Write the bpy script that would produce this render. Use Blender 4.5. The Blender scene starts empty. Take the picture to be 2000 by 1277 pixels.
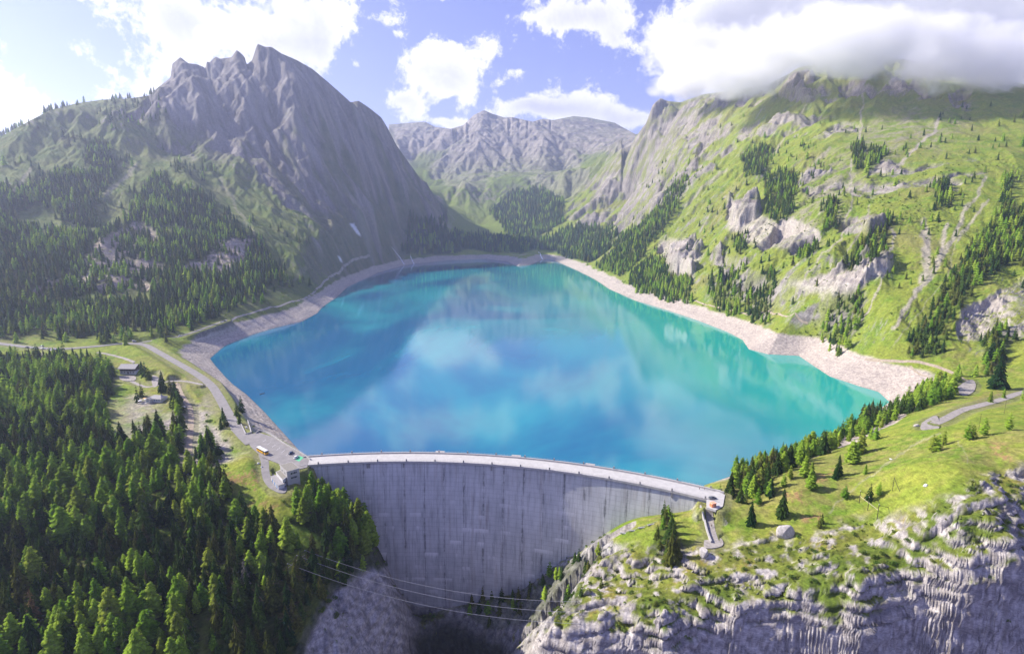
import bpy, bmesh, math, random, sys, os
import numpy as np
from mathutils import Vector, Matrix
random.seed(7); rng = np.random.default_rng(7)
R = math.radians
S = bpy.context.scene
COL = S.collection
# ---------------------------------------------------------------- camera, exposure
HC = 173.0                     # camera height above the lake surface (z = 0)
FPX = 1110.0; PITCH = R(11.38); CX, CY = 1000.0, 638.5
sP, cP = math.sin(PITCH), math.cos(PITCH)
cam = bpy.data.cameras.new("camera"); camo = bpy.data.objects.new("camera", cam); COL.objects.link(camo)
cam.sensor_width = 36; cam.lens = 36*FPX/2000; cam.clip_start = 1; cam.clip_end = 60000
camo.location = (0, 0, HC); camo.rotation_euler = (R(90)-PITCH, 0, 0)
S.camera = camo
S.view_settings.view_transform = 'Standard'; S.view_settings.look = 'None'
S.view_settings.exposure = 1.2; S.view_settings.gamma = 1
# ---------------------------------------------------------------- sun
SUN_DIR = Vector((-0.77, 0.245, 0.58)).normalized()      # towards the sun
elev = math.asin(SUN_DIR.z); azim = math.atan2(SUN_DIR.x, SUN_DIR.y)
sl = bpy.data.lights.new("sun", 'SUN'); so = bpy.data.objects.new("sun", sl); COL.objects.link(so)
sl.energy = 4.2; sl.angle = R(0.6); sl.color = (1.0, 0.93, 0.82)
so.rotation_euler = SUN_DIR.to_track_quat('Z', 'Y').to_euler()
so.location = (-300, 300, 900)
# ---------------------------------------------------------------- node helper
class NT:
    def __init__(s, tree): s.t = tree; tree.nodes.clear()
    def n(s, typ, **kw):
        nd = s.t.nodes.new(typ)
        for k, v in kw.items():
            if k.startswith('i_'):
                key = k[2:]; key = int(key) if key.isdigit() else key.replace('_', ' ')
                nd.inputs[key].default_value = v
            else: setattr(nd, k, v)
        return nd
    def l(s, a, b): s.t.links.new(a, b)
    def math(s, op, a, b=None, clamp=False):
        nd = s.n('ShaderNodeMath', operation=op); nd.use_clamp = clamp
        for i, v in enumerate((a, b)):
            if v is None: continue
            if isinstance(v, (int, float)): nd.inputs[i].default_value = v
            else: s.l(v, nd.inputs[i])
        return nd.outputs[0]
    def mix(s, f, a, b, typ='MIX'):
        nd = s.n('ShaderNodeMix', data_type='RGBA', blend_type=typ)
        for k, v in ((0, f), (6, a), (7, b)):
            if isinstance(v, (int, float)): nd.inputs[k].default_value = v
            elif isinstance(v, tuple): nd.inputs[k].default_value = v if len(v) == 4 else (*v, 1)
            else: s.l(v, nd.inputs[k])
        return nd.outputs[2]
    def ramp(s, f, lo, hi):
        nd = s.n('ShaderNodeMapRange', interpolation_type='SMOOTHSTEP'); nd.inputs[1].default_value = lo; nd.inputs[2].default_value = hi
        s.l(f, nd.inputs[0]); return nd.outputs[0]
    def noise(s, vec, scale, detail=4, rough=0.55, **kw):
        nd = s.n('ShaderNodeTexNoise'); nd.inputs['Scale'].default_value = scale; nd.inputs['Detail'].default_value = detail
        nd.inputs['Roughness'].default_value = rough
        for k, v in kw.items(): nd.inputs[k].default_value = v
        if vec is not None: s.l(vec, nd.inputs['Vector'])
        return nd.outputs['Fac']
def px_dir(px, py):
    u = (px-CX)/FPX; v = (CY-py)/FPX
    return Vector((u, cP+v*sP, -sP+v*cP)).normalized()
# ---------------------------------------------------------------- sky and clouds at infinity
W = bpy.data.worlds.new("World"); S.world = W; W.use_nodes = True
g = NT(W.node_tree)
sky = g.n('ShaderNodeTexSky', sky_type='NISHITA', sun_disc=False, sun_elevation=elev, sun_rotation=azim, altitude=1900, air_density=1.0, dust_density=0.6, ozone_density=2.2)
bg = g.n('ShaderNodeBackground', i_Strength=0.115); wo = g.n('ShaderNodeOutputWorld')
tc = g.n('ShaderNodeTexCoord'); gen = tc.outputs['Generated']
skyc = g.mix(1.0, sky.outputs[0], (0.98, 0.80, 1.0), 'MULTIPLY')
skyc = g.mix(0.5, skyc, (0.62, 0.64, 2.3))
# warped direction
wn = g.n('ShaderNodeTexNoise'); wn.inputs['Scale'].default_value = 5; wn.inputs['Detail'].default_value = 4; g.l(gen, wn.inputs['Vector'])
wsub = g.n('ShaderNodeVectorMath', operation='SUBTRACT'); g.l(wn.outputs['Color'], wsub.inputs[0]); wsub.inputs[1].default_value = (.5, .5, .5)
wsc = g.n('ShaderNodeVectorMath', operation='SCALE'); g.l(wsub.outputs[0], wsc.inputs[0]); wsc.inputs['Scale'].default_value = 0.075
wad = g.n('ShaderNodeVectorMath', operation='ADD'); g.l(gen, wad.inputs[0]); g.l(wsc.outputs[0], wad.inputs[1])
wdir = wad.outputs[0]
# (px, py, radius px horizontally, radius px vertically, weight)
BLOBS = [(10,195,65,34,.9),(85,225,60,22,.75),(-120,150,80,70,.9),(152,95,26,20,.8),(238,175,45,28,.75),(300,30,60,45,.95),(350,90,65,60,1.0),(470,50,105,70,1.1),(590,60,80,70,1.05),(640,90,50,50,.8),(690,30,55,40,.7),
 (765,38,42,18,.75),(780,62,30,12,.6),(845,120,75,38,1.0),(925,110,55,40,1.1),(880,160,80,32,.95),(960,85,18,22,.7),(790,205,50,22,.85),(870,236,90,12,1.1),(1030,215,70,24,1.1),(1130,215,120,28,1.2),(1230,232,80,18,1.0),
 (1075,25,70,38,.85),(1195,50,45,70,1.0),(1140,20,60,30,.7),(1290,105,50,40,.75),(1500,60,150,100,1.3),(1400,110,90,60,1.1),(1700,30,260,130,1.4),(1950,50,220,140,1.2),(1020,145,22,14,.7),
 (-300,60,200,160,.8),(2400,100,260,160,1.0),(860,-5,26,14,.8),(300,-250,260,100,.7),(1150,-420,260,130,.8),(1700,-380,380,160,.8),(600,-600,250,130,.7),(700,130,14,10,.5),(865,-62,120,48,1.3),(980,-75,60,40,1.0),(575,-80,70,60,1.2),(730,-120,60,50,.7)]
acc = None
for (bx, by, rx, ry, wgt) in BLOBS:
    d = px_dir(bx, by); ang = math.atan(rx/FPX*0.9)
    right = Vector((d.y, -d.x, 0)).normalized(); up = right.cross(d)
    sub = g.n('ShaderNodeVectorMath', operation='SUBTRACT'); g.l(wdir, sub.inputs[0]); sub.inputs[1].default_value = d
    d1 = g.n('ShaderNodeVectorMath', operation='DOT_PRODUCT'); g.l(sub.outputs[0], d1.inputs[0]); d1.inputs[1].default_value = right/(rx/FPX*0.95)
    d2 = g.n('ShaderNodeVectorMath', operation='DOT_PRODUCT'); g.l(sub.outputs[0], d2.inputs[0]); d2.inputs[1].default_value = up/(ry/FPX*0.95)
    d3 = g.n('ShaderNodeVectorMath', operation='DOT_PRODUCT'); g.l(sub.outputs[0], d3.inputs[0]); d3.inputs[1].default_value = d/0.6
    q = g.math('ADD', g.math('ADD', g.math('MULTIPLY', d1.outputs['Value'], d1.outputs['Value']), g.math('MULTIPLY', d2.outputs['Value'], d2.outputs['Value'])), g.math('MULTIPLY', d3.outputs['Value'], d3.outputs['Value']))
    e = g.math('MULTIPLY', g.math('EXPONENT', g.math('MULTIPLY', q, -1.5)), wgt)
    acc = e if acc is None else g.math('ADD', acc, e)
# generic cloud cover away from the placed ones (so that the lake and other views see a sky like it)
n1 = g.noise(gen, 9.0, 12, 0.68, Distortion=0.35); n3 = g.noise(gen, 34.0, 8, 0.7, Distortion=0.3)
n2 = g.noise(wdir, 3.2, 5, 0.6)
dens = g.math('ADD', g.math('MULTIPLY', acc, 1.0), g.math('MULTIPLY', g.math('ADD', g.math('SUBTRACT', n1, 0.5), g.math('MULTIPLY', g.math('SUBTRACT', n3, 0.5), 0.55)), 4.2))
cov = g.ramp(dens, 0.34, 1.0)
shade = g.ramp(g.math('ADD', g.math('MULTIPLY', acc, 0.30), g.math('ADD', g.math('MULTIPLY', n2, 0.9), g.math('MULTIPLY', n1, 0.9))), 0.95, 1.6)
white = g.mix(shade, (5.4, 5.3, 5.3), (2.7, 2.7, 3.2))
final = g.mix(g.math('MULTIPLY', cov, 0.97), skyc, white)
g.l(final, bg.inputs[0]); g.l(bg.outputs[0], wo.inputs[0])
W.cycles.sampling_method = 'MANUAL'; W.cycles.sample_map_resolution = 512
S.cycles.max_bounces = 10; W.light_settings.ao_factor = 1; S.cycles.diffuse_bounces = 2; S.cycles.glossy_bounces = 3; S.cycles.volume_bounces = 8
S.cycles.transparent_max_bounces = 6; S.cycles.caustics_reflective = False; S.cycles.caustics_refractive = False
S.cycles.use_denoising = True
try: S.cycles.denoiser = 'OPENIMAGEDENOISE'
except Exception: pass
# ---------------------------------------------------------------- scene tags
def tag(o, label=None, cat=None, group=None, kind=None):
    if label: o['label'] = label
    if cat: o['category'] = cat
    if group: o['group'] = group
    if kind: o['kind'] = kind
    return o
def link(name, data, parent=None):
    o = bpy.data.objects.new(name, data); COL.objects.link(o)
    if parent is not None: o.parent = parent
    return o
def empty(name, loc, rz=0.0):
    o = bpy.data.objects.new(name, None); COL.objects.link(o); o.location = loc; o.rotation_euler = (0, 0, rz); o.empty_display_size = 1
    return o
def copy_tree(o, parent=None):
    c = o.copy(); COL.objects.link(c)
    if parent is not None: c.parent = parent
    for ch in list(KIDS.get(o.name, ())): copy_tree(ch, c)
    return c
KIDS = {}
# ---------------------------------------------------------------- pixel -> world
def TX(px, py):
    u = (np.asarray(px, float)-CX)/FPX; v = (CY-np.asarray(py, float))/FPX
    return u/(cP+v*sP), (-sP+v*cP)/(cP+v*sP)
def P(px, py, d):
    a, b = TX(px, py); return (float(a*d), float(d), float(HC+b*d))
def PZ(px, py, z):
    a, b = TX(px, py); d = (z-HC)/b; return (float(a*d), float(d), float(z))
def to_px(x, y, z):
    X = x; Yc = y*cP-(z-HC)*sP; Zc = y*sP+(z-HC)*cP
    return CX+FPX*X/Yc, CY-FPX*Zc/Yc
# dam: circular arc in plan through three points of the crest's downstream edge
pa, pb, pc = PZ(600, 907, 16), PZ(950, 905, 16), PZ(1400, 978, 16)
def circ(a, b, c):
    ax, ay = a[:2]; bx, by = b[:2]; cx, cy = c[:2]
    D = 2*(ax*(by-cy)+bx*(cy-ay)+cx*(ay-by))
    ux = ((ax*ax+ay*ay)*(by-cy)+(bx*bx+by*by)*(cy-ay)+(cx*cx+cy*cy)*(ay-by))/D
    uy = ((ax*ax+ay*ay)*(cx-bx)+(bx*bx+by*by)*(ax-cx)+(cx*cx+cy*cy)*(bx-ax))/D
    return ux, uy, math.hypot(ax-ux, ay-uy)
DCX, DCY, DR = circ(pa, pb, pc)
DA0 = math.atan2(pa[1]-DCY, pa[0]-DCX); DA1 = math.atan2(pc[1]-DCY, pc[0]-DCX)   # left, right angle
DECK = 13.0
def face_r(z):                                   # downstream face radius at height z
    s = (16-z)/120.0
    return DR - 5.0*math.sin(math.pi*min(max(s,0),1)*0.8) - 3.0*s
def damd(px, py):
    a, b = TX(px, py); d = 320.0
    for _ in range(30):
        z = HC+b*d; r = face_r(z); x = a*d
        d = DCY+math.sqrt(max(r*r-(x-DCX)**2, 0))
    return float(d)
print("DAM", DCX, DCY, DR, math.degrees(DA0), math.degrees(DA1), pa, pb, pc)
# ================================================================ TERRAIN
NXC, NYR = 1500, 1600
# hash noise -------------------------------------------------------
def _h(ix, iy, s):
    n = (ix.astype(np.int64)*374761393 + iy.astype(np.int64)*668265263 + s*974711) & 0xffffffff
    n = ((n ^ (n >> 13))*1274126177) & 0xffffffff
    return ((n ^ (n >> 16)) & 0xffffff).astype(np.float32)/np.float32(0xffffff)
def perlin(x, y, s=0):
    x = np.asarray(x, np.float64); y = np.asarray(y, np.float64)
    ix = np.floor(x); iy = np.floor(y); fx = (x-ix).astype(np.float32); fy = (y-iy).astype(np.float32)
    ix = ix.astype(np.int64); iy = iy.astype(np.int64)
    ux = fx*fx*fx*(fx*(fx*6-15)+10); uy = fy*fy*fy*(fy*(fy*6-15)+10)
    def gr(i, j, dx, dy):
        a = _h(ix+i, iy+j, s)*np.float32(6.2831853)
        return np.cos(a)*dx+np.sin(a)*dy
    a = gr(0,0,fx,fy); b = gr(1,0,fx-1,fy); c = gr(0,1,fx,fy-1); d = gr(1,1,fx-1,fy-1)
    return (a+(b-a)*ux + (c-a+(a-b-c+d)*ux)*uy)*1.5
def fbm(x, y, lam, octs, s=0, gain=0.5):
    out = 0; a = 1.0; t = 0
    for o in range(octs):
        out = out + a*perlin(x/lam+17.3*o, y/lam-9.1*o, s+o); t += a; a *= gain; lam *= 0.49
    return out/t
def ridged(x, y, lam, octs, s=0, gain=0.5):
    out = 0; a = 1.0; t = 0; w = 1.0
    for o in range(octs):
        n = 1-np.abs(perlin(x/lam+7.7*o, y/lam+3.1*o, s+o))*1.6
        n = np.clip(n, 0, 1)**2; out = out + a*n*w; w = np.clip(n*1.6, 0, 1); t += a; a *= gain; lam *= 0.5
    return out/t
sstep = lambda a, b, x: (lambda t: t*t*(3-2*t))(np.clip((x-a)/(b-a), 0, 1))
# control points: px, py, depth ---------------------------------------
CP = [
 # left mountain
 (-250,330,1500),(-250,480,1000),(-250,600,760),(-250,680,650),(-500,330,1500),(-500,600,800),(-500,700,620),
 (0,268,1500),(0,350,1270),(0,450,1000),(0,540,850),(0,600,760),(0,650,690),(100,215,1700),(100,450,1080),(100,600,785),
 (200,195,1900),(200,320,1480),(200,450,1150),(200,600,800),(200,650,705),
 (335,152,2150),(335,300,1700),(335,450,1200),(335,600,830),(400,600,850),(430,560,930),(440,470,1180),
 (520,88,2300),(520,200,2050),(520,320,1700),(520,450,1300),(520,560,1010),
 (640,165,2450),(640,300,2000),(640,420,1600),(640,520,1270),(690,480,1480),
 (720,205,2600),(720,330,2150),(720,430,1800),(740,495,1600),(760,255,2650),(800,320,2700),(850,390,2650),(865,430,2480),(790,440,2150),(800,490,2010),(860,480,2150),
 # behind the left ridge
 # valley behind
 (900,492,2150),(1000,495,2200),(1060,490,2350),(900,470,2500),(1000,470,2450),(930,440,3000),(960,425,3100),(880,400,3250),(900,360,3500),(830,370,3700),(820,310,4300),
 (790,250,5000),(850,240,5200),(950,215,5000),(1100,230,5200),(1240,250,5000),(950,330,3950),(1100,335,3850),(1000,280,4350),(900,290,4300),(1100,372,3300),(1050,340,3600),(1180,300,3700),(1050,400,3100),(1050,450,2800),(1130,440,2650),(1130,375,3150),
 # right mountain
 (1240,265,3400),(1290,200,2900),(1400,180,2500),(1560,130,2100),(1700,112,1900),(1850,130,1850),(2000,170,1900),(2300,230,1900),(2600,300,1700),
 (1240,380,2700),(1200,470,2300),(1200,430,2500),(1300,300,2250),(1300,400,1750),(1300,500,1380),(1300,560,1140),(1180,505,1850),
 (1450,250,1900),(1450,350,1450),(1450,450,1130),(1450,550,910),(1450,600,835),
 (1600,200,1750),(1600,300,1300),(1600,400,1010),(1600,500,825),(1600,600,700),(1600,665,628),
 (1750,200,1600),(1750,300,1180),(1750,400,905),(1750,500,745),(1750,600,635),(1750,690,560),
 (1900,250,1300),(1900,350,955),(1900,450,775),(1900,550,655),(1900,650,572),(1900,735,510),
 (2000,300,1050),(2000,400,830),(2000,500,690),(2000,600,590),(2000,700,515),(2000,762,455),
 (2250,450,760),(2250,600,560),(2250,750,430),(2600,600,520),
 # right meadow
 (1850,752,478),(1740,812,422),(1650,858,368),(1560,900,330),(1480,925,310),(1440,950,298),
 (1700,850,352),(1700,900,307),(1600,950,285),(1700,950,275),(1850,850,307),(1850,900,262),(1950,850,282),(2000,880,262),(1850,930,250),(1950,925,252),(2000,800,350),(1950,790,385),(1800,830,345),
 (2250,880,270),(2250,1000,220),
 # right rock
 (1950,1000,229),(1950,1090,210),(1950,1120,208),(1950,1277,197),(2000,950,243),(1850,1000,232),(1700,1000,262),(1700,1080,234),(1700,1150,215),(1700,1190,213),(1700,1277,204),(1600,1020,262),
 (1500,1000,278),(1500,1050,262),(1500,1150,229),(1500,1195,217),(1500,1277,208),(1400,1060,262),(1390,1010,284),(1350,1010,290),(1300,1060,268),(1300,1150,240),(1300,1277,212),(1200,1070,280),(1200,1150,256),(1200,1277,220),
 (1168,1100,274),(1105,1180,250),(1050,1230,236),(1000,1277,226),(2200,1277,200),
 # left plateau and forest
 (120,668,672),(262,668,655),(330,700,590),(400,745,508),(455,820,425),(560,880,362),(540,870,372),(500,880,366),
 (500,1000,298),(500,960,312),(500,1100,262),(500,1200,230),(400,1277,208),(200,1277,204),(0,1277,200),(0,1100,250),(0,900,345),(0,750,505),(200,1100,253),(200,900,350),(200,780,470),(400,1000,300),(400,900,350),
 (565,975,302),(530,955,308),(500,925,322),(620,990,307),(600,950,328),(350,800,440),(350,850,395),(350,770,475),(100,720,560),(-250,750,520),(-250,1000,300),(-250,1277,205),(250,740,525),(290,790,455),(650,990,312),
 # left gorge side
 (746,1108,296),(700,1050,306),(700,1100,285),(640,1100,278),(640,1200,247),(600,1277,227),(720,1180,286),(740,1270,268),(700,1277,252),
 # hidden foundations
]
pts = [P(*c) for c in CP]
# dam foot line (where rock meets the downstream face), with the rock just in front of it
FOOT = [(600,935),(640,975),(680,1015),(720,1050),(745,1085),(768,1120),(785,1190),(830,1192),(880,1180),(960,1165),(1050,1130),(1100,1100),(1150,1068),(1200,1030),(1240,1012),(1300,1004),(1350,992),(1385,985)]
for fx_, fy_ in FOOT:
    pts.append(P(fx_, fy_, damd(fx_, fy_)-2))
    pts.append(P(fx_, fy_, damd(fx_, fy_)+12))
# gorge floor and walls (absolute x, y, z)
pts += [(-48,308,-122),(-40,280,-132),(-28,250,-138),(-15,215,-140),(5,170,-145),(20,120,-150),(30,60,-150),
        (-80,150,-50),(-110,100,-50),(-200,100,-40),(-400,120,-30),(90,150,-50),(140,100,-60),(230,130,-40),(400,150,0),(60,110,-110),(-40,110,-110),(0,225,-105),(-2,250,-95),(-52,250,-90),(-6,278,-92),(6,306,-80)]
# right bank below the lower cliff edge (cliff foot)
for cx_ in (1200,1350,1500,1650,1800,1950):
    a, b = TX(cx_, 1277); dd = {1200:212,1350:206,1500:202,1650:199,1800:196,1950:190}[cx_]; pts.append((float(a*dd), dd, HC+float(b*dd)-32.0))
pts = np.array(pts)
# lake outline ----------------------------------------------------
LK = [(600,897),(575,868),(545,835),(515,802),(482,770),(455,750),(440,735),(422,715),(411,700),(440,675),(490,655),(540,640),(590,628),(620,612),(630,600),(655,583),(680,560),(740,532),(795,517),(860,510),(900,508),(950,506),(990,511),(1010,520),(1035,518),(1055,509),(1066,506),(1085,510),(1120,525),(1160,545),(1190,565),(1240,587),(1300,605),(1360,625),(1420,648),(1450,664),(1462,682),(1500,692),(1560,695),(1582,710),(1620,735),(1680,755),(1715,765),(1737,785),(1650,845),(1560,885),(1480,912),(1375,947)]
LP = [PZ(x, y, 0)[:2] for x, y in LK]
# close behind the dam along its middle
nseg = 24
for k in range(1, nseg):
    a = DA1+(DA0-DA1)*k/nseg
    LP.append((DCX+(DR+7)*math.cos(a), DCY+(DR+7)*math.sin(a)))
LP = np.array(LP)
def seg_dist(x, y, poly, closed=True):
    """distance to a polyline"""
    d2 = np.full(x.shape, 1e18); tb = np.zeros(x.shape); n = len(poly)
    for i in range(n if closed else n-1):
        ax, ay = poly[i][:2]; bx, by = poly[(i+1) % n][:2]
        vx, vy = bx-ax, by-ay; L = vx*vx+vy*vy+1e-9
        t = np.clip(((x-ax)*vx+(y-ay)*vy)/L, 0, 1)
        q = (x-ax-t*vx)**2+(y-ay-t*vy)**2
        m = q < d2; d2 = np.where(m, q, d2); tb = np.where(m, i+t, tb)
    return np.sqrt(d2), tb
def inside(x, y, poly):
    r = np.zeros(x.shape, bool); n = len(poly)
    for i in range(n):
        ax, ay = poly[i][:2]; bx, by = poly[(i+1) % n][:2]
        if ay == by: continue
        c = ((ay > y) != (by > y)) & (x < (bx-ax)*(y-ay)/(by-ay)+ax)
        r ^= c
    return r
# radial basis interpolation ----------------------------------------------
def phi(r2): return np.sqrt(r2+18.0**2)
def rbf_fit(p, lam=1.2):
    n = len(p); d2 = (p[:,None,0]-p[None,:,0])**2+(p[:,None,1]-p[None,:,1])**2
    A = np.zeros((n+3, n+3)); A[:n,:n] = -phi(d2)+lam*np.eye(n)
    A[:n,n] = 1; A[:n,n+1] = p[:,0]/1000; A[:n,n+2] = p[:,1]/1000; A[n:,:n] = A[:n,n:].T
    b = np.zeros(n+3); b[:n] = p[:,2]
    return np.linalg.solve(A, b)
W_ = rbf_fit(pts)
def base_z(x, y):
    sh = x.shape; x = x.ravel().astype(np.float32); y = y.ravel().astype(np.float32)
    out = np.zeros(x.shape, np.float32)
    for k in range(len(pts)):
        out -= np.float32(W_[k])*np.sqrt((x-np.float32(pts[k,0]))**2+(y-np.float32(pts[k,1]))**2+np.float32(324))
    out += W_[-3]+W_[-2]*x/1000+W_[-1]*y/1000
    return out.reshape(sh)
tcol = np.linspace(-1.32, 1.32, NXC)
yrow = 95*np.exp(np.linspace(0, 1, NYR)*math.log(7600/95))
Yg, Tg = np.meshgrid(yrow, tcol, indexing='ij'); Xg = Tg*Yg
Zb = base_z(Xg, Yg).astype(np.float64)
Zb = np.minimum(Zb, 1400)
def raycast(px, py, Z, dmin=150, dmax=7500):
    """first terrain point seen at a pixel"""
    a, b = TX(px, py); j = (a+1.32)/2.64*(NXC-1); j0 = int(np.clip(math.floor(j), 0, NXC-2)); f = j-j0
    col = Z[:, j0]*(1-f)+Z[:, j0+1]*f
    q = col-(HC+b*yrow)
    ok = np.where((q > 0) & (yrow > dmin) & (yrow < dmax))[0]
    if len(ok) == 0 or ok[0] == 0: return None
    i = ok[0]; t = q[i-1]/(q[i-1]-q[i]+1e-9) if q[i-1] < 0 else 0
    d = yrow[i-1]+(yrow[i]-yrow[i-1])*t
    return (float(a*d), float(d), float(HC+b*d))
# roads: (px, py, z) centre lines, half width, kind -------------------------
ROADS = {}; ROADPX = {}
def rd(name, pl, hw):
    if name not in ('valley_road', 'shore_road', 'garage_road'):
        L = [raycast(q[0], q[1], Zb) or PZ(*q) for q in pl]
        if name in ('chalet_road', 'forest_track'): L[0] = PZ(*pl[0])
        if name == 'dam_path': L[0] = PZ(*pl[0])
    else: L = [PZ(*q) for q in pl]
    ROADS[name] = (np.array(L), hw); ROADPX[name] = pl
rd('valley_road', [(-120,664,21.5),(-40,667,21),(0,671,20.5),(60,678,20),(120,681,20),(190,676,19.5),(240,671,19.2),(280,673,18.8),(310,688,18.3),(340,705,17.8),(380,728,17.2),(410,750,16.8),(428,775,16.5),(445,806,16.3),(465,840,16.1),(490,866,16.0)], 4.0)
rd('shore_road', [(270,670,18.9),(310,663,19.5),(350,657,20),(390,644,21),(420,633,21.5),(440,626,22)], 2.4)
rd('shore_track', [(440,626,22),(470,617,22),(520,603,23),(560,592,24),(600,580,25),(625,560,27),(640,545,28),(665,530,30),(683,512,34),(705,503,36),(722,499,37)], 2.0)
rd('chalet_road', [(412,752,16.7),(395,750,16),(370,745,15.5),(345,743,15),(320,746,15),(305,752,15),(285,755,15),(265,748,15.5),(250,740,16),(240,735,16)], 2.0)
rd('upper_lane', [(190,688,17.5),(215,693,17.5),(240,699,17),(262,708,16.5)], 1.8)
rd('forest_track', [(345,745,15),(352,765,14.5),(364,785,13.8),(372,800,13.2),(373,830,12),(370,860,10),(369,880,8.5),(362,905,7),(350,925,6)], 2.0)
rd('garage_road', [(512,886,15.8),(517,900,15.6),(518,918,14.8),(522,934,13.6),(532,948,12.9),(547,957,12.7)], 2.2)
rd('dam_path', [(1385,984,15.6),(1386,1005,13),(1389,1030,9),(1395,1050,5),(1402,1066,1)], 1.9)
rd('meadow_road', [(2150,748,26),(2060,752,25),(2000,765,24.5),(1960,778,24),(1920,789,23),(1880,800,22),(1850,815,21),(1825,826,20.5)], 2.8)
rd('lake_track', [(1690,701,23),(1720,704,23.5),(1760,706,24),(1800,708,24),(1830,716,24),(1860,728,24),(1885,742,24),(1900,756,24)], 1.8)
rd('beach_track', [(1778,715,22),(1795,730,20),(1815,737,18),(1825,747,16)], 1.0)
rd('hillside_path', [(1330,585,27),(1360,588,27),(1400,600,26),(1500,608,25),(1540,618,25),(1560,622,24),(1578,632,22)], 1.2)
PADS = [  # parking and turning places: pixel outline and height
 ([(470,838),(478,850),(505,844),(530,852),(580,882),(604,897),(600,912),(560,922),(545,905),(512,892),(490,872)], 16.0, 'parking'),
 ([(1868,758),(1885,745),(1900,742),(1906,752),(1900,766),(1880,772)], 24.0, 'turn'),
 ([(1800,826),(1812,818),(1830,812),(1834,836),(1810,840),(1798,836)], 20.5, 'turn2'),
 ([(296,745),(298,733),(310,738),(308,752),(300,756)], 15.0, 'gravel'),
 ([(519,925),(532,924),(548,938),(560,950),(556,962),(540,960),(524,947)], 12.7, 'yard'),
 ([(232,734),(262,734),(264,742),(246,744),(234,740)], 16.0, 'court'),
 ([(1380,972),(1400,958),(1416,966),(1412,988),(1398,996),(1380,990)], 16.0, 'landing'),
 ([(1375,1055),(1406,1050),(1412,1064),(1392,1070),(1376,1068)], 1.0, 'viewpoint'),
]
din, _t = seg_dist(Xg, Yg, LP)
LAKE = inside(Xg, Yg, LP)
dl = np.where(LAKE, -din, din)                         # signed distance to the shoreline
NRM = lambda s: fbm(Xg, Yg, s, 3, 31)
# gradients of the base
def grads(Z):
    Zi, Zj = np.gradient(Z); dy_i = np.gradient(Yg, axis=0)
    zj_x = Zj/(np.gradient(Xg, axis=1)+1e-9)            # dz/dx at constant y
    zy = (Zi - zj_x*np.gradient(Xg, axis=0))/(dy_i+1e-9)
    return zj_x, zy
# pixel coordinates of every vertex on the base relief
PXv, PYv = to_px(Xg, Yg, Zb)
print('base ok')
# region masks in picture terms, applied to the land they show
def pmask(poly, soft=10, dmin=0, dmax=1e9, warp=10, lam=None, X=None, Y=None):
    px = PXv if X is None else X; py = PYv if Y is None else Y
    x0, y0 = np.min(poly, axis=0)-soft-warp-3; x1, y1 = np.max(poly, axis=0)+soft+warp+3
    m = (px > x0) & (px < x1) & (py > y0) & (py < y1) & (Yg > dmin) & (Yg < dmax)
    out = np.zeros(px.shape, np.float32)
    if not m.any(): return out
    xs, ys = px[m], py[m]
    if warp:
        xs = xs+warp*fbm(xs, ys, 45, 4, 71)*1.8; ys = ys+warp*fbm(xs, ys, 45, 4, 75)*1.8
    ins = inside(xs, ys, poly); d, _ = seg_dist(xs, ys, poly)
    sd = np.where(ins, d, -d); out[m] = sstep(-soft*0.5, soft*0.5, sd)
    return out
def umask(polys, **k):
    o = np.zeros(PXv.shape, np.float32)
    for p in polys: o = np.maximum(o, pmask(p, **k))
    return o
LEFTM = sstep(700, 900, Yg)*sstep(0.13, -0.0, Tg+0.0)*sstep(3400, 2900, Yg)
LEFTM = LEFTM*(1-sstep(-0.15, -0.09, Tg)*sstep(1850, 2100, Yg))
BACK = sstep(2950, 3400, Yg)
RIGHTM = sstep(-0.02, 0.16, Tg+0.00002*(Yg-2200))*sstep(480, 640, Yg)*(1-BACK)
FORE = (1-sstep(420, 640, Yg))
RROCK = FORE*sstep(0.03, 0.12, Tg)*sstep(18, 2, Zb)*sstep(330, 290, Yg)
PX0 = PXv; PY0 = PYv
rockline = np.interp(PXv, [1380,1420,1500,1560,1660,1700,1800,1860,1930,2000,2300],[1062,1062,1040,1050,1010,1012,985,960,925,905,900])
RROCK = np.clip(FORE*sstep(-12, 18, PYv-rockline)*(Tg > 0.02), 0, 1)
CLIFFR = FORE*(Tg > 0.05)*sstep(-8, 14, PYv-np.interp(PXv, [900,1000,1100,1250,1350,1500,1600,1700,1760,1850,1900,2000,2300],[1230,1240,1230,1215,1195,1200,1205,1215,1165,1175,1150,1095,1050]))
gorge = [(560,1300),(620,1200),(650,1140),(700,1095),(740,1085),(775,1130),(790,1190),(900,1172),(1050,1125),(1180,1040),(1215,1070),(1170,1090),(1110,1180),(990,1300)]
GORGE = pmask(gorge, soft=20, warp=5, dmax=420)
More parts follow.
